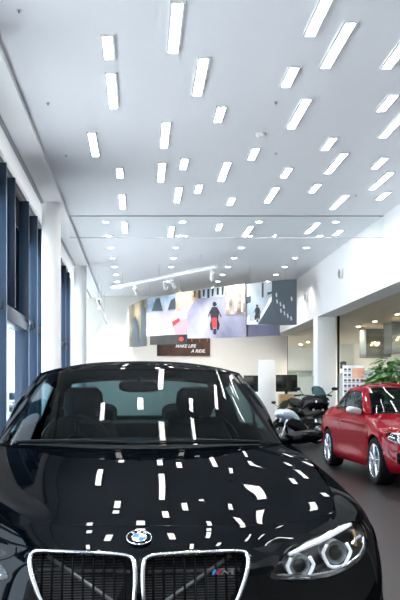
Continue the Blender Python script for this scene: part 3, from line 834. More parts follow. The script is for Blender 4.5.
    # glass
    vs, fs = grid(cabin, -2.9, 2.9, 70, .05, 1.92, 40); ws = panel('windscreen', vs, fs, M['cglass'])
    fr = MB()
    for a in (grid(cabin, -3.05, 3.05, 70, -.0, .05, 2), grid(cabin, -3.05, -2.9, 2, .05, 1.92, 30), grid(cabin, 2.9, 3.05, 2, .05, 1.92, 30), grid(cabin, -3.05, 3.05, 70, 1.92, 1.96, 2)): fr.add(*a)
    panel('windscreen_border', fr.v, fr.f, M['gloss'], ws)
    for sg in (1, -1):
        fc = lambda s, t: cabin(s * sg, t)
        pm = MB()
        for a in (grid(fc, 3.05, 4.45, 12, 0, 2, 30), grid(fc, 4.45, 9.3, 50, 1.76, 2, 4), grid(fc, 9.3, 11., 20, 0, 2, 30)): pm.add(*a)
        painted.append(panel('roof_pillar', pm.v, pm.f))
        tm = MB()
        for a in (grid(fc, 4.45, 9.3, 50, 0, .07, 2), grid(fc, 4.45, 4.5, 2, .07, 1.72, 20), grid(fc, 9.25, 9.3, 2, .07, 1.72, 20), grid(fc, 4.45, 9.3, 50, 1.72, 1.76, 2), grid(fc, 7.35, 7.6, 4, .07, 1.72, 20)): tm.add(*a)
        sw_ = panel('window_trim', tm.v, tm.f, M['gloss'])
        for s0_, s1_ in ((4.5, 7.35), (7.6, 9.25)):
            vs, fs = grid(fc, s0_, s1_, 30, .07, 1.72, 20); panel('side_window', vs, fs, M['cglass'])
    def cabr(s, t):
        if s > 13: p = cabin(26 - s, t); return [-p[0], p[1], p[2]]
        return cabin(s, t)
    vs, fs = grid(cabr, 11, 15, 50, .08, 1.92, 24); panel('rear_window', vs, fs, M['cglass'])
    rm = MB()
    for a in (grid(cabr, 11, 15, 50, 0, .08, 2), grid(cabr, 11, 15, 50, 1.92, 2, 2)): rm.add(*a)
    painted.append(panel('rear_window_surround', rm.v, rm.f))
    SP = [(2.13, 1.348), (2.28, 1.377), (2.45, 1.400), (2.65, 1.415), (2.85, 1.415), (3.1, 1.393), (3.25, 1.365), (3.41, 1.318)]
    def roof(s, t):
        sg = -1 if s < 0 else 1; s = abs(s)
        p = ev(CK, s, 2)
        u = max(2.13, min(3.41, p[1])); q = (0, u, sinterp(SP, u))
        k = 1 - t
        return [sg * p[0] * k, p[1] + (q[1] - p[1]) * t, q[2] - (q[2] - p[2]) * (k ** 2.6)]
    rv = MB(); rv.add(*grid(roof, 0, 13, 120, 0, 1, 24)); rv.add(*grid(lambda s, t: roof(-s - 1e-9, t), 0, 13, 120, 0, 1, 24))
    rv.add(*grid(cabin, -3.05, 3.05, 70, 1.955, 2, 2))
    painted.append(panel('roof', rv.v, rv.f))
    # underbody
    MB().box(-.78, .78, .42 - OFF, 4.2 - OFF, .17, .24).build('underbody', M['plastic'], car)
    MB().box(-.56, .56, .45 - OFF, 1.2 - OFF, .24, .62).build('engine_bay', M['plastic'], car)
    # kidneys
    for sg in (1, -1):
        P = [(sg * a, b) for a, b in KD]
        n = len(P)
        rim_ = [(a, uf(a, b), b) for a, b in P]
        cx, cz = sg * .185, .595
        back = [(a + (cx - a) * .04, uf(a, b) + .075, b + (cz - b) * .04) for a, b in P]
        m = MB(); m.add(sh(rim_ + back), [(i, (i + 1) % n, n + (i + 1) % n, n + i) for i in range(n)] + [tuple(range(n, 2 * n))])
        ext = lambda x: (lambda zz: (min(zz), max(zz)))([a[1] + (b[1] - a[1]) * (x - a[0]) / (b[0] - a[0]) for a, b in zip(P, P[1:] + P[:1]) if (a[0] - x) * (b[0] - x) <= 0 and a[0] != b[0]] or [.6, .6])
        kg = m.build('kidney_grille', M['plastic'], car)
        # radiator fins behind
        m = MB(); z = .515
        while z < .68:
            xs = [x for x in [sg * (.02 + .01 * k) for k in range(34)] if ext(x)[0] + .004 < z < ext(x)[1] - .004]
            if len(xs) > 3: m.tube([(min(xs), uf(sg * .15, z) + .060 - OFF, z), (max(xs), uf(sg * .33, z) + .060 - OFF, z)], .0022, 5)
            z += .0085
        m.build('radiator_fins', M['finsteel'], kg, smooth=False)
        m = MB()
        for za in (.625,): m.tube([(sg * .03, .066 - OFF, za), (sg * .33, .10 - OFF, za)], .006, 6)
        m.tube([(sg * .07, .056 - OFF, .52), (sg * .30, .09 - OFF, .672)], .007, 6)
        m.build('brace_bar', M['disc'], kg)
        for k in range(9):
            x = sg * (.045 + .0335 * k); lo, hi = ext(x)
            m = MB()
            pts = [(x, uf(x, lo + (hi - lo) * q / 6) + .012 - OFF, lo + (hi - lo) * q / 6) for q in range(7)]
            m.tube(pts, .0038, 8, flat=2.2, up=(0, 1, 0)); m.build('slat', M['gloss'], kg)
        fpts = [(a * 1.0, uf(a, b) - .004 - OFF, b) for a, b in P]
        m = MB(); m.tube(fpts, .0068, 10, True, .8, up=(0, 1, 0)); m.build('chrome_frame', M['chrome'], kg)
    # motorsport badge on the grille at image right
    bx, bz = .245, .634; bu = uf(bx, bz) - .006 - OFF
    m = MB(); m.cm = 0
    m.add(*[[(bx + .012, bu, bz - .008), (bx + .02, bu, bz + .008), (bx + .028, bu, bz + .008), (bx + .036, bu, bz - .002), (bx + .044, bu, bz + .008), (bx + .056, bu, bz + .008), (bx + .056, bu, bz - .008), (bx + .048, bu, bz - .008), (bx + .047, bu, bz + .002), (bx + .036, bu, bz - .008), (bx + .026, bu, bz + .001), (bx + .021, bu, bz - .008)], [(0, 1, 2, 3, 4, 5, 6, 7, 8, 9, 10, 11)]])
    for k, (dx) in enumerate((-.014, -.006, .002)):
        m.cm = k + 1; m.add([(bx + dx, bu, bz - .008), (bx + dx + .007, bu, bz - .008), (bx + dx + .015, bu, bz + .008), (bx + dx + .008, bu, bz + .008)], [(0, 1, 2, 3)])
    m.build('grille_badge', [M['chrome'], M['mblue'], M['mnavy'], M['mred']], car, smooth=False)
    # headlights
    for sg in (1, -1):
        P = [(sg * a, b) for a, b in HL]
        vs, fs = grid(lambda s, t: body(s * sg, t), 1.9, 7.4, 110, 0, 2.2, 50)
        lv, lf = cut(vs, fs, P, keep_inside=True)
        used = sorted({i for f in lf for i in f}); mp = {i: k for k, i in enumerate(used)}
        lv = [lv[i] for i in used]; lf = [tuple(mp[i] for i in f) for f in lf]
        bv = [(v[0] - sg * .045 * min(1, (abs(v[0]) - .4) / .2 + .3), v[1] + .075, v[2] + (.64 - v[2]) * .05) for v in lv]
        # side wall from the boundary
        ec = {}
        for f in lf:
            for i in range(len(f)):
                e = (f[i], f[(i + 1) % len(f)]); k = tuple(sorted(e)); ec[k] = ec.get(k, 0) + 1
        n = len(lv); wall = [(a, b, b + n, a + n) for (a, b), c in ec.items() if c == 1]
        hl = link_mesh('headlight', sh(lv + bv), wall + [tuple(i + n for i in f) for f in lf], M['lampbowl'], car)
        link_mesh('lens', sh(lv), lf, M['lens'], hl)
        lb = BVHTree.FromPolygons([Vector(v) for v in lv], lf)
        def lu(x, z):
            h = lb.ray_cast(Vector((x, -1, z)), Vector((0, 1, 0)))
            return h[0].y if h[0] else None
        for (cx, cz, rr) in ((.543, .620, .040), (.700, .636, .045)):
            u_ = (lu(sg * cx, cz) or .3) + .03 - OFF
            T = Matrix.Translation((sg * cx, u_, cz)) @ Matrix.Rotation(sg * .30, 4, 'Z') @ Matrix.Rotation(PI / 2, 4, 'X')
            m = MB(); m.lathe([(rr * .62, .0), (rr * .95, .0), (rr * 1.0, -.03), (rr * .9, -.06)], 28, T); m.build('projector_bezel', M['satin'], hl)
            m = MB(); m.lathe([(1e-5, .012), (rr * .3, .010), (rr * .5, .004), (rr * .62, -.008), (rr * .62, -.03)], 28, T); m.build('projector_lens', M['gloss'], hl)
            # angular light ring, open at the top
            pts = []
            for k in range(15):
                a = math.radians(140 + 260 * k / 14); ro = rr * 1.12 / max(.86, math.cos(((a * 3 / PI) % 1 - .5) * PI / 3))
                pts.append(T @ Vector((ro * math.cos(a), ro * math.sin(a) * .98, .006)))
            m = MB(); m.tube(pts, .0062, 8); m.build('light_ring', M['ring'], hl)
        def strip(name, poly, mt, dep, rad):
            pts = [(sg * a, (lu(sg * a, b) or .3) + dep - OFF, b) for a, b in poly]
            m = MB(); m.tube(pts, rad, 8, flat=1.0); return m.build(name, mt, hl)
        strip('brow_strip', [(.505, .660), (.56, .672), (.62, .684), (.68, .696), (.74, .707), (.79, .712)], M['ring'], .012, [.006, .009, .012, .013, .012, .007])
        strip('lower_strip', [(.45, .606), (.51, .597), (.58, .587), (.66, .585), (.74, .592), (.80, .609), (.828, .632), (.838, .66)], M['reflector'], .012, .0045)
        strip('turn_signal', [(.800, .640), (.803, .672), (.798, .690)], M['amber'], .03, .006)
        strip('reflector_fin', [(.775, .648), (.80, .664), (.825, .668)], M['reflector'], .02, .007)
    # lower intakes
    for P, nm in ((SI, 'side_intake'), (neg(SI), 'side_intake'), (CI, 'lower_intake')):
        vs, fs = grid(body, -6.3, 6.3, 120, 1.8, 4.6, 40)
        lv, lf = cut(vs, fs, P, keep_inside=True)
        n = len(lv); bv = [(v[0] * .97, v[1] + .05, v[2]) for v in lv]
        ec = {}
        for f in lf:
            for i in range(len(f)):
                k = tuple(sorted((f[i], f[(i + 1) % len(f)]))); ec[k] = ec.get(k, 0) + 1
        it = link_mesh(nm, sh(lv + bv), [(a, b, b + n, a + n) for (a, b), c in ec.items() if c == 1] + [tuple(i + n for i in f) for f in lf], M['plastic'], car)
        m = MB()
        x0 = min(a for a, b in P) * 1.; x1 = max(a for a, b in P)
        for z in (.31, .35, .39, .43):
            xs = [x0 + (x1 - x0) * k / 30 for k in range(31)]; xs = [x for x in xs if inpoly(x, z, P)]
            if len(xs) > 2: m.tube([(x, uf(x, z) + .02 - OFF, z) for x in xs], .006, 6)
        if m.v: m.build('intake_bar', M['gloss'], it)
    # emblem on the nose
    c = Vector(nose(0, .42)); tv = (Vector(nose(0, .50)) - Vector(nose(0, .34))).normalized(); xv = Vector((1, 0, 0)); nv = xv.cross(tv).normalized()
    if nv.z < 0: nv = -nv
    c = c + nv * .002; c.y -= OFF
    E = Matrix(((xv.x, tv.x, nv.x, c.x), (xv.y, tv.y, nv.y, c.y), (xv.z, tv.z, nv.z, c.z), (0, 0, 0, 1)))
    m = MB(); m.lathe([(1e-5, .004), (.040, .004), (.042, 0), (.042, -.01)], 48, E)
    em = m.build('emblem', M['gloss'], car)
    m = MB()
    for R_, r_ in ((.0405, .0022), (.0240, .0014)): m.tube([E @ Vector((R_ * math.cos(a * PI / 24), R_ * math.sin(a * PI / 24), .0045)) for a in range(48)], r_, 8, True)
    m.build('emblem_ring', M['chrome'], em)
    for q in range(4):
        m = MB(); pts = [(0, 0)] + [(.0235 * math.cos(q * PI / 2 + k * PI / 24), .0235 * math.sin(q * PI / 2 + k * PI / 24)) for k in range(13)]
        m.add([E @ Vector((a, b, .0052)) for a, b in pts], [tuple(range(14))])
        m.build('emblem_quarter', M['blue'] if q % 2 else M['ewhite'], em, smooth=False)
    m = MB()
    for ch, a in (('B', 38), ('M', 0), ('W', -38)):
        vs, fs = text_mesh(ch, .0155, 0, .0004)
        R_ = Matrix.Rotation(math.radians(a), 4, 'Z') @ Matrix.Translation((0, .0318, .0052))
        m.add([E @ (R_ @ v) for v in vs], fs)
    m.build('emblem_lettering', M['ewhite'], em, smooth=False)
    # mirrors
    for sg in (1, -1):
        RT = Matrix.Rotation(-sg * math.radians(7), 4, 'Y') @ Matrix.Rotation(sg * .12, 4, 'Z'); ml = Vector((sg * .905, 1.80 - OFF, .966))
        m = MB(); m.loft([(-.055, 0, .055, .016), (-.045, 0, .085, .027), (-.01, .0, .1, .034), (.03, 0, .104, .036), (.055, 0, .102, .034)], 24, 2.8, RT)
        mr = m.build('door_mirror', mirror_mat, car, loc=ml)
        m = MB(); m.loft([(.056, 0, .094, .030), (.060, 0, .094, .030)], 24, 2.8, RT); m.build('mirror_glass', M['chrome'], mr)
        m = MB(); m.tube([(sg * .775, 1.80 - OFF, .935), (sg * .83, 1.80 - OFF, .945), (sg * .87, 1.80 - OFF, .955)], [.03, .024, .03], 12, flat=.6); m.v = [tuple(Vector(v) - ml) for v in m.v]; m.build('mirror_arm', M['gloss'], mr)
    # wipers
    for sg in (-1, 1):
        pts = []
        for k in range(9):
            s_ = (-2.3 + 2.1 * k / 8) if sg < 0 else (.1 + 2.1 * k / 8)
            p = cabin(s_, .04 + .03 * math.sin(k / 8 * PI)); pts.append((p[0], p[1] - .006 - OFF, p[2] + .004))
        MB().tube(pts, .005, 8).build('wiper', M['plastic'], car)
    # wheels
    def wheel(x, u, sg):
        T = Matrix.Translation((sg * x, u - OFF, ZA)) @ Matrix.Rotation(sg * PI / 2, 4, 'Y')
        R = .32
        m = MB(); m.lathe([(.228, -.105), (.25, -.112), (.285, -.113), (.306, -.108), (R - .004, -.09), (R, -.06), (R, .0), (R, .06), (R - .004, .09), (.306, .108), (.285, .113), (.25, .112), (.228, .105)], 56, T)
        w = m.build('wheel', M['rubber'], car)
        m = MB(); m.lathe([(.234, .106), (.224, .108), (.217, .09), (.212, .03), (.214, -.09), (.23, -.106)], 48, T)
        for k in range(5):
            for dd in (-.17, .17):
                a0 = 2 * PI * k / 5 + dd * .45; a1 = 2 * PI * k / 5 + dd * 1.15
                p0 = Vector((.045 * math.cos(a0), .045 * math.sin(a0), .088)); p1 = Vector((.14 * math.cos((a0 + a1) / 2), .14 * math.sin((a0 + a1) / 2), .098)); p2 = Vector((.222 * math.cos(a1), .222 * math.sin(a1), .092))
                m.tube([T @ p0, T @ p1, T @ p2], [.017, .013, .015], 8)
        m.cyl(.058, .07, .10, 24, T); m.build('rim', M['rim'], w)
        m = MB(); m.lathe([(.07, .0), (.165, .0), (.165, .02), (.07, .02)], 40, T, True); m.build('brake_disc', M['disc'], w)
        m = MB(); m.loft([(-.06, 0, .03, .025), (0, .012, .034, .03), (.06, 0, .03, .025)], 12, 3, T @ Matrix.Translation((.13, 0, .045)) @ Matrix.Rotation(PI / 2, 4, 'Y')); m.build('brake_caliper', M['mblue'], w)
    for u_ in (AF, AR):
        for sg in (1, -1): wheel(.815 if u_ < 1 else .79, u_, sg)
    # cabin
    m = MB(); m.loft([(1.42 - OFF, .86, .60, .07), (1.6 - OFF, .88, .70, .09), (1.85 - OFF, .86, .71, .10), (2.02 - OFF, .82, .70, .08), (2.06 - OFF, .80, .66, .04)], 28, 3); m.build('dashboard', M['interior'], car)
    T = Matrix.Translation((-.36, 2.08 - OFF, .90)) @ Matrix.Rotation(math.radians(-66), 4, 'X')
    m = MB(); m.tube([T @ Vector((.185 * math.cos(k * PI / 20), .185 * math.sin(k * PI / 20), 0)) for k in range(40)], .016, 10, True)
    for a in (0, PI, -PI / 2): m.tube([T @ Vector((.03 * math.cos(a), .03 * math.sin(a), .02)), T @ Vector((.18 * math.cos(a), .18 * math.sin(a), 0))], .014, 8)
    m.cyl(.07, -.0, .04, 20, T); m.build('steering_wheel', M['interior'], car)
    for sx in (-.36, .36):
        m = MB(); m.loft([(2.2 - OFF, .46, .24, .08), (2.4 - OFF, .48, .26, .09), (2.7 - OFF, .46, .25, .09)], 20, 3)
        st = m.build('front_seat', M['interior'], car)
        R_ = Matrix.Translation((sx, 2.72 - OFF, .5)) @ Matrix.Rotation(math.radians(-14), 4, 'X') @ Matrix.Rotation(PI / 2, 4, 'X')
        m.v and None
        st.data.transform(Matrix.Translation((sx, 0, 0)))
        m = MB(); m.loft([(-.0, 0, .23, .06), (-.2, 0, .25, .08), (-.45, .0, .24, .07), (-.56, 0, .18, .05)], 20, 3, Matrix.Translation((sx, 2.72 - OFF, .48)) @ Matrix.Rotation(math.radians(14), 4, 'X') @ Matrix.Rotation(-PI / 2, 4, 'X'))
        m.build('seat_back', M['interior'], st)
        m = MB(); m.loft([(-.60, 0, .10, .04), (-.66, 0, .13, .05), (-.75, 0, .12, .045), (-.78, 0, .09, .03)], 20, 3, Matrix.Translation((sx, 2.72 - OFF, .48)) @ Matrix.Rotation(math.radians(14), 4, 'X') @ Matrix.Rotation(-PI / 2, 4, 'X'))
        m.tube([(sx - .05, 2.86 - OFF, 1.0), (sx - .05, 2.89 - OFF, 1.1)], .008, 6); m.tube([(sx + .05, 2.86 - OFF, 1.0), (sx + .05, 2.89 - OFF, 1.1)], .008, 6)
        m.build('headrest', M['interior'], st)
    m = MB(); m.loft([(3.1 - OFF, .5, .55, .1), (3.35 - OFF, .52, .58, .1), (3.45 - OFF, .78, .58, .2), (3.62 - OFF, .86, .56, .14)], 24, 3); rb = m.build('rear_bench', M['interior'], car)
    for sx in (-.3, .3): MB().loft([(3.50 - OFF, 1.03, .10, .05, sx), (3.54 - OFF, 1.05, .13, .08, sx), (3.60 - OFF, 1.05, .12, .07, sx)], 18, 3).build('headrest', M['interior'], rb)
    m = MB(); m.loft([(2.0 - OFF, 1.245, .10, .028), (2.02 - OFF, 1.245, .12, .036), (2.05 - OFF, 1.245, .12, .036)], 24, 3); m.tube([(0, 2.03 - OFF, 1.27), (0, 1.98 - OFF, 1.29)], .012, 8)
    m.build('rear_view_mirror', M['plastic'], car)
    return car, painted

carA, pA = make_car('glossy black coupe in the foreground facing the camera with twin kidney grilles', M['blackp'], -.003, 2.46, M['blackp'])
carB = copy_tree(carA); carB.location = (4.04, 9.62 + OFF, 0); carB.scale = (1, 1, .972)
tag(carB, 'glossy red coupe with silver wheels parked at the right beside the lounge', 'car')
def repaint(o):
    for k in o.children: repaint(k)
    for sl in o.material_slots:
        if sl.material == M['blackp']:
            sl.link = 'OBJECT'; sl.material = M['silverp'] if o.name.startswith('door_mirror') else M['redp']
repaint(carB)
for o in carB.children:
    if o.name.startswith('door_mirror'): o.scale = (1.05, 1.1, 1.6); o.location.z += .02

carC = copy_tree(carA); carC.location = (-8.3, 48, -.05)
tag(carC, 'dark car parked outside, seen through the gap in the window wall', 'car')
def repaint2(o):
    for k in o.children: repaint2(k)
    for sl in o.material_slots:
        if sl.material == M['blackp']: sl.link = 'OBJECT'; sl.material = M['greyp']
repaint2(carC)

# ------------------------------------------------------------------ motorcycles
def make_bike(label, loc, rz, paint, side, tank):
    t = thing('motorcycle', label, 'motorcycle', loc, rz, 'motorcycles behind the cars')
    def wh(nm, y, w):
        T = Matrix.Translation((0, y, .31)) @ Matrix.Rotation(PI / 2, 4, 'Y')
        m = MB(); m.lathe([(.225, -w * .8), (.27, -w), (.30, -w * .7), (.31, 0), (.30, w * .7), (.27, w), (.225, w * .8)], 40, T); wl = m.build(nm, M['rubber'], t)
        m = MB(); m.lathe([(.228, -w * .7), (.21, -w * .4), (.21, w * .4), (.228, w * .7)], 36, T)
        for k in range(5): a = 2 * PI * k / 5; m.tube([T @ Vector((.04 * math.cos(a), .04 * math.sin(a), 0)), T @ Vector((.212 * math.cos(a + .2), .212 * math.sin(a + .2), 0))], .015, 8)
        m.cyl(.05, -.06, .06, 16, T); m.build('rim', M['satin'], wl)
        m = MB(); m.lathe([(.08, .065), (.15, .065), (.15, .071), (.08, .071)], 30, T, True); m.lathe([(.08, -.071), (.15, -.071), (.15, -.065), (.08, -.065)], 30, T, True); m.build('brake_disc', M['disc'], wl)
    wh('front_wheel', -.74, .06); wh('rear_wheel', .72, .09)
    for s in (1, -1): MB().tube([(s * .095, -.74, .31), (s * .10, -.56, .72), (s * .10, -.47, .93)], [.026, .024, .02], 12).build('fork', M['satin'], t)
    m = MB(); m.loft([(-.98, .56, .02, .01), (-.92, .60, .05, .02), (-.74, .645, .065, .02), (-.55, .60, .05, .02)], 14); m.build('front_mudguard', M[tank], t)
    m = MB(); m.tube([(0, -.42, .88), (0, -.1, .72), (.0, .3, .5)], .05, 10); m.tube([(.12, .15, .42), (.12, .72, .31)], .025, 8); m.tube([(-.12, .15, .42), (-.12, .72, .31)], .025, 8); m.tube([(.10, .1, .62), (.10, .75, .80)], .018, 8); m.tube([(-.10, .1, .62), (-.10, .75, .80)], .018, 8)
    m.build('frame', M['plastic'], t)
    m = MB(); m.loft([(-.30, .40, .12, .10), (-.22, .42, .19, .17), (.05, .42, .21, .19), (.20, .40, .17, .14)], 20, 4); m.build('engine', M['finsteel'], t)
    m = MB(); m.loft([(-.40, .90, .10, .05), (-.32, .92, .17, .12), (-.1, .90, .18, .13), (.08, .86, .13, .09), (.15, .82, .08, .05)], 22); m.build('tank', M[tank], t)
    m = MB(); m.loft([(.06, .82, .10, .035), (.2, .82, .15, .04), (.45, .85, .16, .05), (.7, .92, .13, .04), (.82, .95, .08, .03)], 18, 3); m.build('seat', M['interior'], t)
    m = MB(); m.loft([(.45, .76, .12, .04), (.7, .84, .12, .05), (.98, .92, .06, .03)], 16); m.build('tail', M[tank], t)
    # fairing with beak and cowl
    m = MB(); m.loft([(-.86, .88, .03, .03), (-.80, .89, .10, .07), (-.70, .90, .19, .12), (-.56, .88, .25, .16), (-.40, .80, .25, .20), (-.25, .68, .24, .22), (-.12, .56, .22, .18)], 24, 2.6)
    fa = m.build('fairing', M[paint], t)
    for s in (1, -1):
        m = MB(); m.sphere((s * .085, -.755, .90), .052, 16, 10, (1.25, .5, .8)); m.build('headlight', M['ring'], fa)
        m = MB(); m.loft([(-.70, .62, .03, .05, s * .20), (-.50, .62, .05, .16, s * .22), (-.25, .52, .05, .20, s * .24), (.0, .42, .03, .12, s * .23)], 16); m.build('side_panel', M[side], fa)
    m = MB(); m.loft([(-.70, 1.0, .12, .015), (-.60, 1.09, .15, .02), (-.50, 1.20, .13, .02), (-.46, 1.24, .08, .015)], 16); m.build('windscreen', M['cglass'], fa)
    m = MB(); m.tube([(-.40, -.30, 1.03), (-.28, -.40, 1.05), (0, -.44, 1.02), (.28, -.40, 1.05), (.40, -.30, 1.03)], .014, 10)
    hb = m.build('handlebar', M['plastic'], t)
    for s in (1, -1):
        MB().tube([(s * .30, -.375, 1.05), (s * .42, -.285, 1.03)], .020, 10).build('grip', M['rubber'], hb)
        m = MB(); m.tube([(s * .27, -.42, 1.05), (s * .36, -.48, 1.14), (s * .40, -.47, 1.18)], .008, 8); m.loft([(-.025, 0, .05, .025), (0, 0, .075, .04), (.015, 0, .07, .036)], 16, 2.4, Matrix.Translation((s * .42, -.46, 1.19))); m.build('mirror', M['plastic'], hb)
    m = MB(); m.tube([(.14, -.2, .3), (.16, .1, .24), (.2, .4, .34)], .025, 10); m.tube([(.2, .35, .33), (.22, .85, .50)], [.045, .06], 14); m.build('exhaust', M['satin'], t)
    MB().tube([(-.08, .1, .24), (-.16, .14, .01)], .012, 8).build('side_stand', M['plastic'], t)
    return t
make_bike('black sports motorcycle facing the camera between the black car and the red car', (4.42, 20.6, 0), math.radians(14), 'gloss', 'plastic', 'gloss').scale = (1.25, 1.1, 1.12)
make_bike('black motorcycle with pale blue front fairing parked in front of the other motorcycle', (3.72, 18.3, 0), math.radians(-50), 'bikeblue', 'gloss', 'gloss').scale = (.92, .95, .84)

# ------------------------------------------------------------------ displays behind the car
t = thing('display_panel', 'tall white display panel standing between two black screens', 'display panel', (4.54, 28., 0))
MB().box(-.29, .29, -.06, .06, 0, 2.42, .008).build('panel', M['white'], t)
MB().box(-.34, .34, -.16, .16, 0, .03, .006).build('base_plate', M['satin'], t)
for k, (px, lab) in enumerate(((254, 'black flat screen on a stand left of the white display panel'), (286.5, 'black flat screen on a stand right of the white display panel'))):
    d = 28.6 if k == 0 else 27.6
    t = thing('screen', lab, 'screen', ((px - 140) / F * d, d, 0), 0, 'black screens by the display panel')
    MB().box(-.38, .38, -.03, .03, 1.28, 1.88, .01).build('display', M['tv'], t)
    MB().box(-.05, .05, .03, .07, .02, 1.6).build('stand_post', M['plastic'], t)
    MB().box(-.3, .3, -.18, .22, 0, .02).build('stand_base', M['plastic'], t)
t = thing('sideboard', 'low oak cabinet under the right black screen', 'cabinet', (5.12, 26.9, 0))
MB().box(-.32, .22, -.2, .2, .08, 1.20, .006).build('carcass', M['wood'], t)
for s in (-1, 1): MB().box(-.045 + s * .133 - .13, -.05 + s * .133 + .13, -.212, -.2, .1, 1.18, .003).build('cabinet_door', M['wood'], t)
MB().box(-.3, .2, -.18, .18, 0, .08).build('plinth', M['plastic'], t)
# price board
t = thing('price_board', 'white poster board with dark icons and orange block behind the red car', 'poster board', (4.93, 18., 0))
MB().box(-.255, .255, -.012, .012, .9, 1.86, .003).build('board', M['ewhite'], t)
m = MB(); m.box(-.04, .245, -.016, -.011, 1.57, 1.80); m.build('orange_block', mat('poster_orange', (.85, .42, .25), .6, noise=(3, (.80, .35, .2), (.9, .62, .45))), t)
PI_ = mat('poster_ink', (.06, .08, .16), .6)
for r_ in range(6):
    for c_ in range(5):
        if r_ < 2 and c_ > 1: continue
        x0 = -.225 + c_ * .095; z0 = 1.74 - r_ * .125
        MB().box(x0, x0 + .06, -.016, -.011, z0, z0 + .05).box(x0, x0 + .07, -.016, -.011, z0 - .03, z0 - .02).build('icon', PI_, t, smooth=False)
MB().cyl(.018, .03, .9, 12).build('post', M['satin'], t); MB().cyl(.2, 0, .03, 28).build('base_plate', M['satin'], t)
# small black speaker on the lounge pilaster
t = thing('small_speaker', 'small black speaker box on the white lounge column above the poster board', 'speaker', (9.98, 38.34, 2.62))
MB().box(-.13, .13, -.12, .08, -.17, .17, .01).build('cabinet', M['plastic'], t); MB().cyl(.08, 0, .01, 20, Matrix.Translation((0, -.125, 0)) @ Matrix.Rotation(PI / 2, 4, 'X')).build('cone', M['speaker'], t)
# pendants
for k, (X, d) in enumerate(((8.5, 28.2), (8.5, 25.4))):
    t = thing('pendant_lamp', ['square smoked pendant lamp over the lounge, farther one on the left', 'square smoked pendant lamp over the lounge, nearer one at the right edge'][k], 'pendant lamp', (X, d, ZB), 0, 'lounge pendants')
    z1 = -.14; z0 = -1.14; w = .42
    m = MB()
    for sx, sy in ((1, 0), (-1, 0), (0, 1), (0, -1)):
        if sx: m.box(sx * w - .004, sx * w + .004, -w, w, z0, z1)
        else: m.box(-w, w, sy * w - .004, sy * w + .004, z0, z1)
    m.build('lamp_shade', M['shade'], t, smooth=False)
    m = MB()
    for zz, h in ((z0, .12), (z1 - .05, .05)):
        for s in (-1, 1): m.box(s * w - .012, s * w + .012, -w, w, zz, zz + h); m.box(-w, w, s * w - .012, s * w + .012, zz, zz + h)
    for sx in (-1, 1):
        for sy in (-1, 1): m.box(sx * w - .02, sx * w + .02, sy * w - .02, sy * w + .02, z0, z1)
    m.build('shade_frame', M['shadeframe'], t, smooth=False)
    MB().cyl(.012, -.55, 0, 10).build('stem', M['satin'], t)
    m = MB()
    for q in range(6): a = q * PI / 3; m.sphere((.13 * math.cos(a), .13 * math.sin(a), -.62 - .07 * (q % 2)), .045, 12, 8)
    m.sphere((0, 0, -.6), .05, 12, 8); m.build('bulb', M['bulb'], t)
# potted tree by the red car
PX, PY = 4.98, 15.5
t = thing('potted_tree', 'leafy green potted tree behind the roof of the red car', 'plant', (PX, PY, 0))
MB().lathe([(1e-4, 0), (.20, 0), (.26, .48), (.24, .48), (.22, .42), (1e-4, .42)], 32).build('pot', M['pot'], t)
m = MB()
for k in range(4): a = k * PI / 2; m.tube([(.05 * math.cos(a), .05 * math.sin(a), .42), (.03 * math.cos(a + 2), .03 * math.sin(a + 2), .8), (.05 * math.cos(a + 4), .05 * math.sin(a + 4), 1.2), (.2 * math.cos(a), .2 * math.sin(a), 1.55)], [.03, .026, .022, .012], 8)
m.build('trunk', M['bark'], t)
m = MB()
for k in range(420):
    a = rnd.uniform(0, 2 * PI); r_ = .40 * math.sqrt(rnd.random()); zz = 1.10 + .88 * rnd.random() * (1 - .55 * (r_ / .40) ** 2)
    c = Vector((r_ * math.cos(a), r_ * math.sin(a), zz)); L = rnd.uniform(.15, .25); W = L * rnd.uniform(.38, .52)
    dr = Vector((math.cos(a) + rnd.uniform(-.6, .6), math.sin(a) + rnd.uniform(-.6, .6), rnd.uniform(-.7, .35))).normalized()
    sd = dr.cross(Vector((0, 0, 1))).normalized(); up = sd.cross(dr)
    vs = []; n = 6
    for q in range(n + 1):
        f = q / n; w_ = W * math.sin(PI * min(1, f * .9 + .06)) * .5; ctr = c + dr * L * f - Vector((0, 0, 1)) * .12 * f * f * L * 4 * .35
        vs += [ctr - sd * w_ + up * .012, ctr, ctr + sd * w_ + up * .012]
    fs = []
    for q in range(n):
        for h in (0, 1): fs.append((q * 3 + h, q * 3 + h + 1, q * 3 + h + 4, q * 3 + h + 3))
    m.add(vs, fs)
m.build('foliage', M['leaf'], t)

# ------------------------------------------------------------------ outside
g = struct('ground_outside', MB().box(-60, XL - .5, -40, 120, -.25, -.05), M['paving'])
t = thing('hedge', 'clipped green hedge outside the window wall', 'hedge', (-11.5, 62, -.05))
m = MB()
for k in range(60):
    m.sphere((rnd.uniform(-.5, .5), rnd.uniform(-9, 9), rnd.uniform(.3, .8)), rnd.uniform(.35, .5), 10, 7)
m.build('foliage', M['hedge'], t)

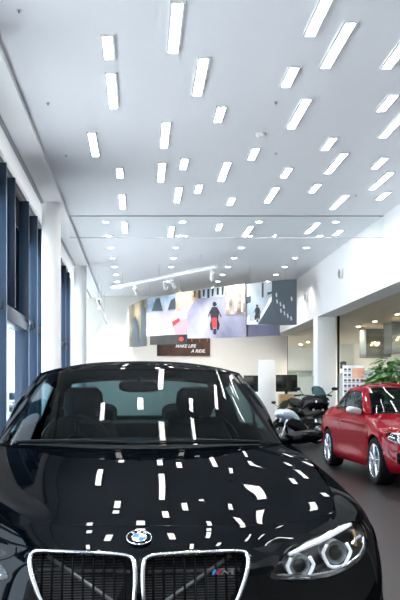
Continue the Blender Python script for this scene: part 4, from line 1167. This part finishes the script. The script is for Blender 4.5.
# ------------------------------------------------------------------ light
w = bpy.data.worlds.new('sky'); SC.world = w; w.use_nodes = True
bg = w.node_tree.nodes['Background']; bg.inputs['Color'].default_value = (.76, .89, 1.0, 1); bg.inputs['Strength'].default_value = 5.5
sl = bpy.data.lights.new('sun', 'SUN'); sl.energy = 24; sl.angle = .009; sl.color = (1, .97, .93)
so = bpy.data.objects.new('sun', sl); COL.objects.link(so); so.rotation_euler = (math.radians(38), 0, 0)
def spot(name, loc, aim, e, ang, col=(1, .96, .9), r=.05):
    l = bpy.data.lights.new(name, 'SPOT'); l.energy = e; l.spot_size = math.radians(ang); l.spot_blend = .6; l.color = col; l.shadow_soft_size = r
    o = bpy.data.objects.new(name, l); COL.objects.link(o); o.location = loc
    o.rotation_euler = (Vector(aim) - Vector(loc)).to_track_quat('-Z', 'Y').to_euler()
for f, ax in ((.25, .8), (.55, 2.), (.62, 3.2), (.97, 4.4)):       # heads of the long track aim at the banner
    q = Vector((-.98, 27.2, 4.9)).lerp(Vector((2.2, 22.6, 4.9)), f) + Vector((.05, .22, -.36))
    spot('track_spot', q, (ax, 28.2 - .7 * ax, 4.1), 45, 60, (1, .98, .95))
for f in (.2, .5, .8):
    q = Vector((-1.45, 26.5, 4.42)).lerp(Vector((-1.45, 32.5, 4.42)), f) + Vector((.1, .22, -.36))
    spot('track_spot', q, (3.2, YB, 1.9), 90, 100, (1, .97, .93))
for X in (-.83, 1.02, 2.87, 4.72):      # the last rows of downlights wash the back wall
    for k in (4, 5, 6, 7):
        if X > 4 and k > 6: continue
        spot('downlight_beam', (X, 18.8 + 1.66 * k, CZ - .03), (X + .2, 18.8 + 1.66 * k + 1.6, 0), 210, 120, (1, .97, .93), .07)
for y_ in (14., 18., 21.7, 24., 26.4, 28.4, 32.5, 35.4, 36.9, 38.6): spot('lounge_spot', (7.95, y_, ZB - .03), (7.95, y_, 0), 230 if y_ < 30 else 1000, 140, (1, .84, .64), .08)
for i, (y0_, y1_) in enumerate(((Y0, 9.), (9., 25.3))):
    l = bpy.data.lights.new('daylight_portal', 'AREA'); l.shape = 'RECTANGLE'; l.size = ZT; l.size_y = y1_ - y0_
    o = bpy.data.objects.new('daylight_portal', l); COL.objects.link(o)
    o.location = (XL - .36, (y0_ + y1_) / 2, ZT / 2); o.rotation_euler = (0, -PI / 2, 0)
    l.cycles.is_portal = True
SC.cycles.max_bounces = 10; SC.cycles.diffuse_bounces = 6; SC.cycles.glossy_bounces = 6; SC.cycles.transparent_max_bounces = 24
SC.cycles.use_denoising = True
SC.cycles.sample_clamp_indirect = 8
SC.view_settings.view_transform = 'Standard'; SC.view_settings.look = 'None'
SC.view_settings.gamma = 1; SC.view_settings.use_curve_mapping = False
SC.view_settings.exposure = .05
